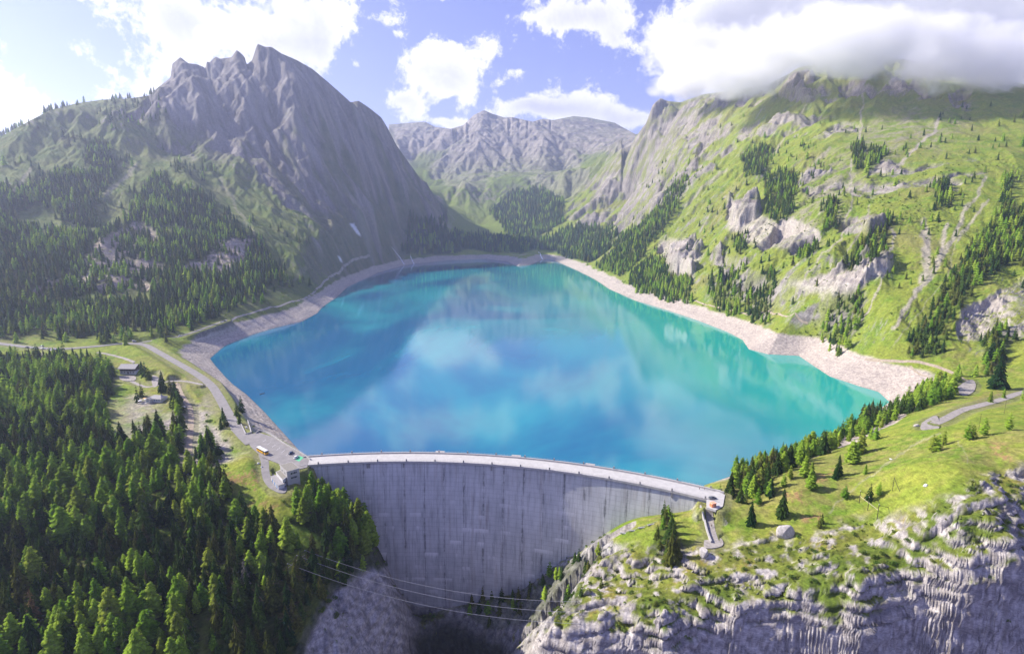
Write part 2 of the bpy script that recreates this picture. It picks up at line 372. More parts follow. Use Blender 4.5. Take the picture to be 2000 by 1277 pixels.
# erosion-like relief --------------------------------------------------------
gx, gy = grads(Zb)
def erode(lams, seed, ampf, gx, gy):
    """gullies and spurs that run down the slope, octave by octave"""
    H = np.zeros(Xg.shape, np.float32)
    for o, lam in enumerate(lams):
        sl = np.hypot(gx, gy)+1e-6; sx = (-gy/sl).astype(np.float32); sy = (gx/sl).astype(np.float32)
        qx = Xg/lam+31.7*o; qy = Yg/lam-12.9*o; ix = np.floor(qx); iy = np.floor(qy)
        num = np.zeros(Xg.shape, np.float32); dn = np.zeros(Xg.shape, np.float32); ws = np.zeros(Xg.shape, np.float32)
        ixi = ix.astype(np.int64); iyi = iy.astype(np.int64)
        fx = (qx-ix).astype(np.float32); fy = (qy-iy).astype(np.float32)
        for i in (-1, 0, 1):
            for j in (-1, 0, 1):
                hx = _h(ixi+i, iyi+j, seed+o*13); hy = _h(ixi+i, iyi+j, seed+o*13+5)
                vx = fx-i-0.15-0.7*hx; vy = fy-j-0.15-0.7*hy
                w = np.exp(-2.6*(vx*vx+vy*vy)); ph = (vx*sx+vy*sy)*np.float32(6.283*1.15)
                num += w*np.cos(ph); dn += w*-np.sin(ph); ws += w
        num /= ws; dn /= ws
        A = np.minimum(lam*0.085, ampf)*sstep(0.12, 0.75, sl)
        H += (A*num).astype(np.float32)
        gx = gx + A*dn*sx*7.2/lam; gy = gy + A*dn*sy*7.2/lam
    return H
mount = np.clip(LEFTM+BACK+RIGHTM, 0, 1)
# rock masks on the mountains
RM_ROCK = [  # right mountain cliff bands and crags
 [(1235,280),(1262,235),(1290,190),(1330,195),(1400,180),(1500,165),(1490,190),(1420,215),(1380,250),(1330,260),(1290,250),(1250,300),(1225,330)],
 [(1330,260),(1400,240),(1440,240),(1420,300),(1380,310),(1340,300)],[(1520,185),(1560,150),(1600,170),(1640,185),(1580,195),(1540,200)],[(1640,160),(1760,150),(1830,185),(1790,196),(1720,190),(1650,180)],
 [(1420,250),(1500,240),(1560,230),(1640,225),(1690,250),(1620,270),(1540,262),(1450,275)],[(1860,180),(1890,170),(1900,205),(1870,210)],
 [(1120,360),(1200,340),(1280,320),(1290,350),(1340,370),(1330,400),(1270,420),(1240,450),(1180,460),(1130,450),(1100,420)],
 [(1560,352),(1640,335),(1700,350),(1790,312),(1860,300),(1925,312),(1935,345),(1890,350),(1850,370),(1800,365),(1760,390),(1700,385),(1640,372),(1600,385),(1560,372)],
 [(1415,395),(1450,400),(1500,425),(1560,430),(1600,450),(1560,480),(1520,480),(1470,480),(1430,450)],
 [(1540,560),(1580,545),(1640,530),(1700,505),(1735,500),(1735,530),(1680,565),(1600,580)],
 [(1290,465),(1340,470),(1370,500),(1350,540),(1310,540),(1290,510)],[(1400,480),(1460,510),(1500,540),(1470,560),(1420,540),(1390,510)],
 [(1720,315),(1790,310),(1780,350),(1700,352)],[(1870,640),(1885,600),(1930,580),(2000,545),(2100,520),(2100,640),(2000,655),(1950,690),(1890,690)],
 [(1250,330),(1330,310),(1400,330),(1370,360),(1290,370)],[(1650,410),(1740,430),(1700,470),(1640,450)]]
LM_CLIFF = [[(-40,585),(60,560),(120,545),(180,485),(245,440),(290,440),(310,475),(290,500),(330,515),(300,560),(200,570),(130,555),(60,595)],[(350,520),(400,500),(450,470),(500,475),(470,510),(420,545),(360,540)],
 [(0,600),(50,600),(90,650),(60,668),(0,668)],[(170,640),(200,610),(215,650),(190,670)],[(200,240),(320,180),(330,130),(520,85),(640,165),(760,255),(800,320),(870,440),(820,460),(760,500),(700,470),(650,450),(560,400),(500,330),(400,260),(300,230)]]
BK_ROCK = [[(760,240),(950,210),(1240,245),(1250,290),(1150,300),(1000,265),(900,275),(820,300),(790,330)],[(880,285),(960,255),(1080,275),(1140,310),(1130,340),(1050,350),(980,345),(900,345),(850,350),(830,330)],
 [(1030,345),(1090,345),(1150,335),(1140,390),(1090,400),(1040,390)],[(870,330),(950,330),(960,355),(920,375),(860,360)],[(1100,370),(1140,340),(1150,420),(1110,430)]]
rR = umask(RM_ROCK, soft=12, dmin=500, dmax=3500, warp=9); rL = umask(LM_CLIFF, soft=14, dmin=640, dmax=3000, warp=12); rB = umask(BK_ROCK, soft=10, dmin=2900, warp=6)
rR = rR*sstep(-0.18, 0.12, fbm(Xg*0.8, Yg*1.3, 85, 5, 130)); AA = Xg*0.8+Yg*0.6; AB = -0.6*Xg+0.8*Yg
CRAG = np.clip(rR*RIGHTM+rL*LEFTM+rB*BACK, 0, 1)
# corridors of roads and pads (distance in metres, target height)
cw = np.zeros(Xg.shape); cz = np.zeros(Xg.shape)
RIBBON = {}
for nm, (pl, hw) in ROADS.items():
    if nm in ('hillside_path', 'beach_track', 'upper_lane', 'shore_track', 'lake_track'): continue
    x0, y0 = pl[:,:2].min(0)-40; x1, y1 = pl[:,:2].max(0)+40
    m = (Xg > x0) & (Xg < x1) & (Yg > y0) & (Yg < y1)
    d, t = seg_dist(Xg[m], Yg[m], pl, False)
    zt = np.interp(t, np.arange(len(pl)), pl[:,2]); w = 1-sstep(hw+1.0, hw+(14 if nm in ('valley_road','shore_road','lake_track','meadow_road') else 8), d)
    cur = cw[m]; k = w > cur; cc = cz[m]; cc[k] = zt[k]-0.35; cw[m] = np.maximum(cur, w); cz[m] = cc
for kp in range(len(PADS)):
    pl, z, nm = PADS[kp]
    if nm in ('gravel', 'court', 'terrace', 'viewpoint', 'turn', 'turn2'):
        c_ = np.mean(pl, axis=0); z = raycast(c_[0], c_[1], Zb)[2]; PADS[kp] = (pl, z, nm)
    q = np.array([PZ(x, y, z)[:2] for x, y in pl]); x0, y0 = q.min(0)-30; x1, y1 = q.max(0)+30
    m = (Xg > x0) & (Xg < x1) & (Yg > y0) & (Yg < y1)
    ins = inside(Xg[m], Yg[m], q); d, _ = seg_dist(Xg[m], Yg[m], q); d = np.where(ins, 0, d)
    w = 1-sstep(1.5, 9, d); cur = cw[m]; k = w > cur; cc = cz[m]; cc[k] = z-0.35; cw[m] = np.maximum(cur, w); cz[m] = cc
calm = np.clip(cw*1.3, 0, 1)
nearshore = sstep(90, 15, np.abs(dl))
ampf = 46*mount*(0.35+0.65*CRAG)*(1-0.55*RIGHTM*(1-CRAG))+2.4*RROCK+2.2*GORGE+0.5
ampf = (ampf*(1-calm)*(1-0.93*nearshore*(1-GORGE))).astype(np.float32)
damd_ = np.hypot(Xg-DCX, Yg-DCY)-DR; neardam = sstep(30, 6, np.abs(damd_))*(Yg > 230)*(Yg < 400)
ampf *= (1-0.8*neardam)
H = erode([520, 260, 130, 66, 33, 17, 9], 5, ampf*(1-0.1*LEFTM).astype(np.float32), gx, gy)
rk = ridged(Xg, Yg, 300, 8, 40)-0.45
H += (rk*(22-4*LEFTM)*mount*CRAG + fbm(Xg, Yg, 160, 6, 50)*10*mount*(0.3+0.7*CRAG))*(1-calm)*(1-nearshore)
H += CRAG*(ridged(Xg, Yg, 60, 5, 90)-0.4)*(7-3*LEFTM)*(1-calm)*(1-nearshore)
H += LEFTM*CRAG*(ridged(AA, AB*0.22, 120, 6, 92)-0.45)*21*(1-nearshore)*(1-calm)
H += LEFTM*(1-CRAG)*(ridged(AA, AB*0.3, 80, 5, 93)-0.45)*9*(1-nearshore)*(1-calm)
# foreground rock
rr = (ridged(Xg*0.45, Yg*1.5, 24, 7, 60, 0.58)-0.42)*0.95
H += (RROCK*rr*4.2+GORGE*((ridged(Xg, Yg, 22, 6, 66)-0.45)*4+(ridged(Xg, Yg*0.6, 9, 4, 67)-0.45)*2.2)*(1-neardam))*(1-calm)
# ground undulation everywhere
H += (fbm(Xg, Yg, 45, 5, 80)*2.2+fbm(Xg, Yg, 9, 3, 84)*0.35)*(1-calm)*(1-nearshore)*(1-mount*0.3)
Z = Zb+H
# strata: terraces that turn slopes into ledges and walls
def terrace(Z, step, warp, k):
    t = (Z+warp)/step; f = t-np.floor(t); g = sstep(0.5-k, 0.5+k, f)
    return (np.floor(t)+g)*step-warp
wz = fbm(Xg, Yg, 380, 4, 91)*60
T1 = terrace(Z, 46, wz, 0.3); T2 = terrace(T1, 13, wz*0.6+fbm(Xg, Yg, 60, 3, 95)*8, 0.32)
Z = Z+(0.28*(T1-Z)+0.4*(T2-T1))*CRAG*(1-calm)*(1-nearshore)*np.clip(RIGHTM+BACK*0.5, 0, 1)
wz2 = fbm(Xg, Yg, 110, 4, 97)*9-0.16*(Xg-150)
wz2 = wz2+fbm(Xg, Yg, 22, 4, 98)*2.6
T3 = terrace(Z, 3.9, wz2, 0.26); T4 = terrace(T3, 1.25, wz2*1.1+fbm(Xg, Yg, 14, 3, 99)*1.2, 0.28)
stra = RROCK*(0.35+0.65*sstep(-0.25, 0.2, fbm(Xg, Yg, 40, 3, 101)))
Z = Z+((T3-Z)*0.7+(T4-T3)*0.5)*np.clip(stra+CLIFFR*0.4, 0, 1)*(1-calm)
# lake shore ------------------------------------------------------------
Z = Z*(1-cw)+cz*cw
wob = 1+0.35*fbm(Xg, Yg, 60, 3, 120)
bank = np.maximum(dl, 0)*0.42*wob+fbm(Xg, Yg, 14, 4, 121)*0.8*sstep(0, 8, dl)
bank = bank+ (terrace(bank, 1.3, fbm(Xg, Yg, 40, 2, 122)*0.6, 0.3)-bank)*0.4*sstep(1, 5, dl)
wb = sstep(62, 22, dl)*sstep(-999, 9999, 0*dl+5000)
wbx = sstep(62, 22, dl)*2
Zs = np.where(dl < 26, np.minimum(bank, np.maximum(Z, 0.25*dl)+0*bank), Z)
k_ = sstep(16, 95, dl)*sstep(420, 520, Yg)+sstep(18, 55, dl)*sstep(520, 420, Yg); low = np.maximum(Z, (0.3+np.minimum(0.3*np.maximum(dl, 0), 13))*sstep(400, 120, dl)*sstep(338, 350, Yg)+np.minimum(Z, 0)*sstep(350, 338, Yg)-200*sstep(120, 400, dl))
Znew = (1-k_)*bank+k_*low
keep = np.clip(calm+sstep(346, 334, Yg)*sstep(8, 2, damd_)+sstep(-8,-14,damd_)*sstep(346,334,Yg), 0, 1)
Z = np.where((dl > 0), Znew*(1-keep)+Z*keep, Z)
# the lake bed
bed = -0.5+0.42*dl
Z = np.where(LAKE, np.maximum(np.minimum(bed, -0.3), -60), Z)
Z = np.where((dl <= 0) & (dl > -6), np.minimum(Z, 0.35*dl), Z)
# dam body: keep rock below the crest and out of the road
ang = np.arctan2(Yg-DCY, Xg-DCX); onarc = (ang < DA0-0.005) & (ang > DA1+0.005) & (np.abs(damd_-6) < 16)
Z = np.where(onarc & (damd_ > -12) & (damd_ < 20), np.minimum(Z, 13.5), Z)
# skylines -----------------------------------------------------------------
def skyline(Z, tgt, y0, y1, wlog, iters=4, cmin=None, cmax=None):
    a, b = TX(np.array([p[0] for p in tgt], float), np.array([p[1] for p in tgt], float))
    o = np.argsort(a); a, b = a[o], b[o]
    jj = np.where((tcol > a.min()) & (tcol < a.max()))[0]
    tb = np.interp(tcol[jj], a, b); rows = np.where((yrow > y0) & (yrow < y1))[0]
    Y = yrow[rows][:, None]; wprev = None
    for it in range(iters):
        sub = Z[np.ix_(rows, jj)]; s = (sub-HC)/Y
        im = s.argmax(0); sm = s.max(0)
        if it == 0:
            imf = np.convolve(np.pad(im.astype(float), 12, mode='edge'), np.ones(25)/25, 'valid')
        L = np.log(Y); Lc = np.log(yrow[rows][np.clip(imf.astype(int), 0, len(rows)-1)])[None, :]
        use = np.log(yrow[rows][im])[None, :] if it > 1 else Lc
        w = np.exp(-((L-use)/wlog)**2)
        Z[np.ix_(rows, jj)] = sub+(tb-sm)[None, :]*Y*w
    sub = Z[np.ix_(rows, jj)]
    Z[np.ix_(rows, jj)] = np.minimum(sub, HC+(tb[None, :])*Y)
SK_L = [(-600,420),(-200,330),(0,268),(60,235),(100,215),(150,202),(200,195),(250,193),(290,187),(310,170),(333,152),(336,125),(345,118),(352,112),(360,118),(368,124),(385,126),(395,130),(401,133),(404,120),(409,122),(417,114),(422,111),(430,115),(452,112),(462,98),(468,102),(478,112),(482,127),(492,118),(503,86),(518,92),(530,92),(550,105),(580,118),(610,135),(640,160),(665,182),(685,200),(700,197),(720,210),(745,230),(757,250),(775,285),(800,320),(825,355),(850,385),(872,432)]
SK_B = [(740,245),(765,243),(800,240),(830,238),(850,248),(880,252),(905,245),(925,225),(945,215),(960,222),(985,230),(1000,229),(1040,238),(1060,232),(1080,235),(1120,227),(1150,230),(1200,240),(1240,262),(1300,262)]
SK_R = [(1215,330),(1240,270),(1262,240),(1275,205),(1290,192),(1305,198),(1330,200),(1370,185),(1420,178),(1500,165),(1540,145),(1560,132),(1620,118),(1700,112),(1760,115),(1830,128),(1860,140),(1900,133),(1950,150),(2000,165),(2300,230),(2700,330)]
skyline(Z, SK_B, 3900, 7400, 0.08)
skyline(Z, SK_R, 1500, 3650, 0.06)
skyline(Z, SK_L, 1150, 2950, 0.045)
def drop(tgt, y0, y1, tlo, thi, m):
    a, b = TX(np.array([p[0] for p in tgt], float), np.array([p[1] for p in tgt], float)); o = np.argsort(a)
    tb = np.interp(tcol, a[o], b[o]); mm = (Yg > y0) & (Tg > tlo) & (Tg < thi)
    lim = HC+(tb[None, :]-m*sstep(y0, y0*1.25, Yg))*Yg
    Z[mm] = np.minimum(Z, lim)[mm]
drop(SK_L, 2750, 0, -9, float(TX(757,250)[0]), 0.05)
drop(SK_R, 3500, 0, float(TX(1255,260)[0]), 9, 0.05)
drop(SK_B, 5700, 0, -9, 9, 0.06)
# the rims of the gorge
ga, gb = TX(*np.array([(600,860),(690,1030),(745,1085),(768,1120),(778,1150),(786,1190),(795,1245),(815,1330),(850,1500),(970,1500),(985,1290),(1040,1230),(1100,1180),(1135,1130),(1160,1098),(1178,1066),(1215,1042),(1260,1020),(1400,860)], float).T)
go = np.argsort(ga); gt = np.interp(tcol, ga[go], gb[go]); gm = (Yg < 300) & (Tg > ga.min()) & (Tg < ga.max())
lim = HC+gt[None, :]*Yg+fbm(Xg, Yg, 9, 3, 140)*1.5
gm &= (np.broadcast_to(gt[None, :], Yg.shape) < TX(1000, 1030)[1]); Z[gm] = np.minimum(Z, lim)[gm]
# the shaded wall below the right-hand ledges
ea, eb = TX(*np.array([(1250,1330),(1330,1262),(1400,1222),(1480,1216),(1600,1212),(1690,1232),(1720,1236),(1765,1200),(1800,1190),(1870,1166),(1930,1132),(2000,1098),(2200,1040),(2600,1000)], float).T)
jj = np.where(tcol > ea[0])[0]; ebt = np.interp(tcol[jj], ea, eb); sub_ = (Z[:, jj]-HC)/Yg[:, jj]; ok_ = sub_ >= ebt[None, :]; ok_[yrow < 178] = False
ye = yrow[np.maximum(ok_.argmax(0), 1)]; kk = np.ones(45)/45; ye = np.convolve(np.pad(ye, 22, mode='edge'), kk, 'valid')
Yj = Yg[:, jj]; Xj = Xg[:, jj]; wv = fbm(Xj, Yj*0.3, 18, 3, 151)*2.6+fbm(Xj, Yj*0.3, 5, 2, 155)*0.3
tt = np.clip((ye[None, :]+wv-Yj), 0, 60); fa = sstep(ea[0], ea[3], tcol[jj])[None, :]; zt = Z[:, jj]-np.where(tt < 18, tt*2.9, 52.2+(tt-18)*0.9)*fa
tw = terrace(zt, 4.2, fbm(Xj, Yj*0.2, 30, 4, 157)*5-0.2*Xj, 0.36)
Z[:, jj] = np.where(tt > 0, zt+(tw-zt)*0.75*sstep(0, 2, tt)*fa, Z[:, jj])
print('relief ok')
# ================================================================ LAND COVER (albedo per vertex)
PXf, PYf = to_px(Xg, Yg, Z)
zx, zy = grads(Z); nz = 1/np.sqrt(1+zx*zx+zy*zy)
N1 = fbm(Xg, Yg, 120, 5, 201); N2 = fbm(Xg, Yg, 30, 5, 211); N3 = fbm(Xg, Yg, 6, 4, 221); N4 = fbm(Xg, Yg, 400, 4, 231); NF = fbm(Xg, Yg, 1.8, 2, 241)
def pmf(polys, **k): 
    o = np.zeros(PXf.shape, np.float32)
    for p in polys: o = np.maximum(o, pmask(p, X=PXf, Y=PYf, **k))
    return o
def C(*c): return np.array(c, np.float32)
col = np.zeros(Xg.shape+(3,), np.float32)
def put(w, c):
    global col
    w = np.clip(w, 0, 1)[..., None].astype(np.float32); c = np.asarray(c, np.float32); col = col*(1-w)+c*w
def lerp3(t, a, b): t = np.clip(t, 0, 1)[..., None]; return C(*a)*(1-t)+C(*b)*t
# meadow and alpine grass
put(np.ones(Xg.shape), lerp3(0.5+N2*1.1+N3*0.5, (0.125,0.20,0.022), (0.25,0.27,0.045)))
put(sstep(0.05, 0.45, N1+N3*0.5)*0.6, (0.23,0.20,0.075))
put(sstep(0.12, 0.5, N2+N3*0.7)*0.45*(1-FORE), (0.075,0.125,0.02))
# high ground: thinner, greyer grass
hi = sstep(330, 620, Z+N4*160)*mount
put(hi*0.55, (0.17,0.165,0.085))
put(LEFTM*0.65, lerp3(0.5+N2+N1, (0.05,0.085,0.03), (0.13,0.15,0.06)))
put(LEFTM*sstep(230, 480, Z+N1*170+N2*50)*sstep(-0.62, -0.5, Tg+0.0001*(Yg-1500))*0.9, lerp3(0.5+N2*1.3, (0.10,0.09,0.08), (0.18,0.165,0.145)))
put(BACK*sstep(420, 720, Z+N1*200)*0.8, lerp3(0.5+N2*1.3, (0.16,0.155,0.15), (0.27,0.25,0.23)))
put(BACK*(0.3+0.5*sstep(-0.1, 0.25, N1+N2*0.5)*sstep(760, 430, Z)), (0.075,0.115,0.03))
put(BACK*sstep(0.15, 0.45, N4+N2*0.6)*0.6, (0.11,0.105,0.10))
# scree below walls
scr = pmf([[(1520,470),(1600,300),(1680,320),(1650,430),(1560,480)],[(1700,230),(1830,220),(1900,250),(1800,290),(1650,300)],[(860,375),(960,350),(980,400),(900,430),(870,420)],[(560,330),(700,330),(860,440),(780,470),(640,470)]], soft=60, warp=25, dmin=500)
put(scr*sstep(-0.15, 0.25, N2+N3*0.6)*0.7, (0.25,0.225,0.185))
# erosion streaks, paths and gullies on the hillsides: pixel polylines with half width
STREAK = [([(1830,230),(1825,260),(1800,275),(1770,310),(1745,330)],4,.9),([(1695,120),(1685,190),(1680,250),(1670,300),(1655,370)],3,.8),([(1668,360),(1660,400),(1650,440),(1640,470),(1600,500),(1545,590)],3,.7),([(1730,430),(1745,460),(1735,520),(1700,600),(1660,660)],3,.8),
 ([(1805,435),(1808,470),(1812,530),(1800,545)],12,.85),([(1850,440),(1840,480),(1820,540),(1790,570),(1745,640)],7,.85),([(1890,400),(1870,450),(1840,500),(1815,545)],7,.8),([(1930,390),(1900,430),(1870,470)],5,.7),([(1925,345),(1915,370),(1880,420)],4,.7),
 ([(1620,290),(1600,310),(1560,360)],5,.6),([(1575,205),(1540,260),(1510,300),(1480,330)],3,.6),([(1600,420),(1640,380),(1660,350)],3,.5),([(1700,400),(1690,440),(1650,500),(1640,560)],3,.6),
 ([(1420,330),(1380,360),(1340,400)],5,.6),([(1250,460),(1290,420),(1340,380)],3,.5),([(1870,460),(1850,540),(1740,680)],2,.4),
 ([(850,385),(870,400),(885,430),(880,445)],4,.9),([(690,432),(697,450),(700,458)],5,1.0),
 ([(200,300),(205,330),(190,370),(180,400),(175,430)],5,.6),([(265,320),(240,350),(205,380)],7,.5),([(352,290),(370,300),(380,310)],9,.45),([(430,350),(500,470),(540,540)],5,.35),([(560,560),(600,520),(650,500)],4,.3),([(640,430),(700,460),(730,490),(735,515)],4,.4),([(60,330),(30,370),(0,400)],6,.5),([(345,620),(330,600),(325,570)],5,.4),
 ([(85,690),(78,705),(75,725),(68,745)],6,.7),([(1500,905),(1600,880),(1660,845),(1710,825)],2,.35),([(1620,1000),(1640,975),(1700,930),(1780,870),(1840,845)],3,.3),([(1870,860),(1880,880),(1890,905)],2,.3),
 ([(370,890),(376,925),(355,960),(340,1000)],4,.5),([(375,1060),(368,1090),(365,1110),(372,1130),(370,1210),(372,1240)],5,.8),([(60,750),(40,775),(20,800)],7,.7),([(170,1255),(210,1265),(250,1268)],5,.7)]
sw = np.zeros(Xg.shape, np.float32)
wx = fbm(PXf, PYf, 22, 3, 301)*9; wy = fbm(PXf, PYf, 22, 3, 305)*6
for pl, hw, st in STREAK:
    q = np.array(pl, float); m = (PXf > q[:,0].min()-20) & (PXf < q[:,0].max()+20) & (PYf > q[:,1].min()-20) & (PYf < q[:,1].max()+20)
    if not m.any(): continue
    d, t = seg_dist((PXf+wx)[m], (PYf+wy)[m], q, False)
    k = (1-sstep(hw*0.4, hw*1.1, d+np.abs(N3[m])*hw*0.7))*st; sw[m] = np.maximum(sw[m], k)
put(sw, lerp3(0.5+N3*1.5, (0.30,0.265,0.215), (0.37,0.33,0.28)))
# rock where it is steep and where walls stand
rn = N2*0.6+N3*0.5
thr = 0.66-0.10*LEFTM*0-0.02*RIGHTM
rock_w = sstep(thr+0.07, thr-0.07, nz+rn*0.16)*(1-FORE)
rock_w = rock_w*(1-0.75*RIGHTM*sstep(-0.05, 0.25, N2+N3*0.5+0.1))
rock_w = np.maximum(rock_w, CRAG*sstep(0.93, 0.80, nz+rn*0.14-0.06*CRAG))
rock_w = np.maximum(rock_w, CRAG*BACK*0.5*sstep(-0.2, 0.2, N1+N2*0.7+(Z-600)*0.0012)); rock_w = rock_w*(1-BACK*0.45*sstep(700, 350, Z))
band = fbm(Xg*0.05, Z+fbm(Xg, Yg, 200, 3, 310)*20, 7, 4, 311)
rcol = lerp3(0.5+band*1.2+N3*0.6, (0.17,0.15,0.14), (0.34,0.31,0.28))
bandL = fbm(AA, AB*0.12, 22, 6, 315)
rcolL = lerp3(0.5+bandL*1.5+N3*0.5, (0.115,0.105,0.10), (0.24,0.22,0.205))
warm = pmf([LM_CLIFF[0], LM_CLIFF[1]], soft=14, warp=14, dmin=600)
rc = rcol*(1-LEFTM[..., None])+rcolL*LEFTM[..., None]
put(rock_w, rc)
put(LEFTM*rock_w*sstep(-0.1, 0.25, fbm(AA, AB*0.25, 60, 5, 316)+(330-Z)*0.0012)*0.75, lerp3(0.5+N2*1.3, (0.075,0.10,0.04), (0.15,0.15,0.075)))
put(LEFTM*CRAG*sstep(0.12, 0.4, fbm(AA, AB*0.2, 90, 5, 317))*0.7, (0.25,0.235,0.22))
put(warm*rock_w, lerp3(0.5+band*1.2+N3, (0.25,0.205,0.165), (0.46,0.39,0.31)))
pale = pmf([RM_ROCK[8], RM_ROCK[9], RM_ROCK[13], RM_ROCK[10]], soft=14, warp=10, dmin=480)
put(pale*sstep(0.95, 0.8, nz+rn*0.2)*0.75, lerp3(0.5+band*1.3+N3, (0.30,0.26,0.24), (0.50,0.45,0.40)))
# foreground right: limestone ledges with turf on them
QX = Xg; QZ = Z*1.7+Yg*0.55; R3 = fbm(QX, QZ, 7, 4, 322); RF = fbm(QX, QZ*1.4, 2.2, 3, 323); steep = sstep(0.85, 0.6, nz)
N3r = N3*(1-steep)+R3*steep; NFr = NF*(1-steep)+RF*steep
rmix = sstep(-0.2, 0.24, N2*0.6+N3r*0.9+fbm(Xg, Yg, 14, 4, 321)*0.5+(0.80-nz)*1.3-0.06+0.3*CLIFFR)
lime = lerp3(0.5+fbm(Xg*0.10, Z*1.0+Xg*0.2, 1.6, 5, 331)*(1.4+1.2*CLIFFR)+NFr*0.7+N3r*0.5, (0.24,0.215,0.20), (0.46,0.425,0.40))
turf = lerp3(0.5+N2*1.4+N3*0.6, (0.09,0.125,0.02), (0.20,0.20,0.04))
put(RROCK*0.8, turf); put(RROCK*sstep(0.2, 0.5, N2+NF*0.4)*0.6, (0.24,0.17,0.05))
put(RROCK*rmix, lime)
rl2 = FORE*(1-RROCK)*(1-np.clip(calm, 0, 1))*sstep(0.66, 0.5, nz+rn*0.2)
put(rl2*(1-(Tg < -0.1)*(Z > -18)*0.85), lime)
put(GORGE*sstep(0.95, 0.7, nz+N3*0.25+N2*0.2), lerp3(0.5+fbm(Xg, Z+Yg, 4, 4, 341)*1.4+NF*0.5, (0.20,0.19,0.185), (0.42,0.40,0.39)))
put(GORGE*sstep(-78, -96, Z)*0.95, (0.025,0.03,0.02))  # deep shade of the gorge floor painted into its colour
# reddish and yellow patches in the meadow
spots = pmf([[(1470,918),(1500,905),(1510,922),(1490,935)],[(1590,925),(1640,915),(1640,935),(1600,940)],[(1535,965),(1570,958),(1575,985),(1540,985)],[(1560,1000),(1605,998),(1600,1020),(1570,1022)],[(1440,895),(1465,880),(1480,890),(1450,905)],[(1900,770),(1960,760),(1960,768),(1905,778)],[(1925,865),(1965,870),(1980,900),(1935,895)],[(440,925),(520,905),(500,960),(450,945)],[(480,985),(510,975),(560,990),(520,1005)]], soft=10, warp=10, dmax=560)
put(spots*sstep(-0.2, 0.3, N3+NF)*0.75, (0.30,0.17,0.09))
put(FORE*(Tg < -0.1)*sstep(0.1, 0.5, N2)*0.5*(Z > 0), (0.20,0.19,0.04))
# forest floor
FOREST = {
 'near': [[(-700,700),(60,692),(150,700),(215,712),(222,745),(205,790),(215,850),(262,880),(352,872),(365,900),(420,870),(440,880),(430,905),(465,960),(440,990),(500,1015),(560,1010),(600,955),(632,960),(690,975),(770,1100),(720,1110),(655,1150),(625,1200),(590,1300),(-700,1300)],[(262,800),(330,795),(345,760),(355,760),(368,800),(365,870),(262,890)]],
 'left': [[(-500,400),(60,370),(150,315),(200,280),(225,330),(185,450),(230,440),(260,400),(300,350),(350,370),(400,370),(450,430),(500,470),(560,545),(500,585),(430,615),(380,640),(290,660),(-500,664)]],
 'leftsparse': [[(-80,300),(0,270),(150,205),(300,190),(350,260),(400,330),(400,370),(200,330),(-80,420)],[(500,430),(600,470),(640,530),(560,590),(480,560)]],
 'far': [[(780,492),(800,465),(850,440),(880,455),(960,466),(1060,470),(1130,440),(1210,450),(1180,500),(1150,515),(1080,488),(1000,492),(900,490),(850,498)],[(955,415),(1000,378),(1050,370),(1100,395),(1095,440),(1050,462),(985,452)],[(800,420),(870,430),(830,450),(790,460)]],
 'right': [[(1168,520),(1200,480),(1260,430),(1290,400),(1320,350),(1345,345),(1320,420),(1270,480),(1215,545)],[(1225,555),(1260,500),(1310,520),(1330,585),(1290,592)],[(1378,545),(1440,525),(1452,580),(1440,625),(1390,605)],[(1450,560),(1500,520),(1515,560),(1500,630),(1455,625)],
   [(1590,660),(1620,600),(1660,565),(1690,575),(1690,640),(1640,690),(1600,675)],[(1770,695),(1790,640),(1830,580),(1880,500),(1940,420),(1970,400),(2100,440),(2100,520),(1960,520),(1890,580),(1850,650),(1850,700),(1800,705)],[(1955,340),(1975,345),(1980,410),(1950,420)],
   [(1665,285),(1685,275),(1690,330),(1668,335)],[(1695,290),(1730,290),(1720,325),(1695,330)],[(1445,310),(1490,285),(1515,300),(1500,330),(1465,345)],[(1490,350),(1530,330),(1555,345),(1550,420),(1520,440),(1495,420)],[(1600,400),(1635,390),(1640,445),(1605,450)],
   [(1640,520),(1690,470),(1740,420),(1755,430),(1720,500),(1660,540)],[(1560,480),(1590,470),(1590,510),(1565,510)],[(1310,540),(1345,545),(1350,590),(1320,590)],[(1920,650),(1960,630),(1985,660),(1950,730),(1925,740)],[(1430,470),(1455,455),(1465,490),(1440,500)],[(1820,360),(1850,350),(1860,400),(1830,410)]],
 'row': [[(1405,1000),(1405,975),(1440,930),(1480,905),(1500,890),(1560,868),(1640,828),(1740,800),(1790,770),(1830,745),(1880,738),(1890,760),(1830,790),(1760,815),(1650,868),(1560,910),(1500,935),(1520,960),(1470,985)]],
 'abut': [[(1270,1080),(1290,1010),(1310,990),(1325,1040),(1340,1090),(1300,1100)],[(1090,1110),(1170,1065),(1180,1085),(1100,1160),(1060,1170)],[(900,1180),(1050,1135),(1090,1110),(1110,1150),(1050,1210),(950,1230)],[(1105,1165),(1135,1160),(1135,1185),(1105,1190)]],
}
FD = {}
FD['near'] = pmf(FOREST['near'], soft=14, warp=8, dmax=620)
clear = pmf([[(255,765),(335,765),(338,800),(328,848),(262,848)],[(215,850),(225,745),(232,735),(262,742),(292,760),(262,780),(262,800),(240,850),(225,860)],[(400,850),(440,860),(470,880),(505,905),(530,960),(560,960),(590,975),(575,1010),(500,1000),(450,960),(420,920),(440,890)],[(560,1080),(600,1070),(605,1100),(560,1130)],[(535,1010),(600,1030),(640,1060),(610,1080),(540,1050)]], soft=8, warp=7, dmax=560)
FD['near'] = FD['near']*(1-clear)*(1-0.7*sw)*(1-sstep(0.25, 0.5, fbm(Xg, Yg, 55, 3, 401))*0.55)
FD['left'] = pmf(FOREST['left'], soft=30, warp=16, dmin=640, dmax=2400)*(1-sstep(0.12, 0.4, fbm(Xg, Yg, 150, 4, 405)))*(1-0.9*warm*rock_w)
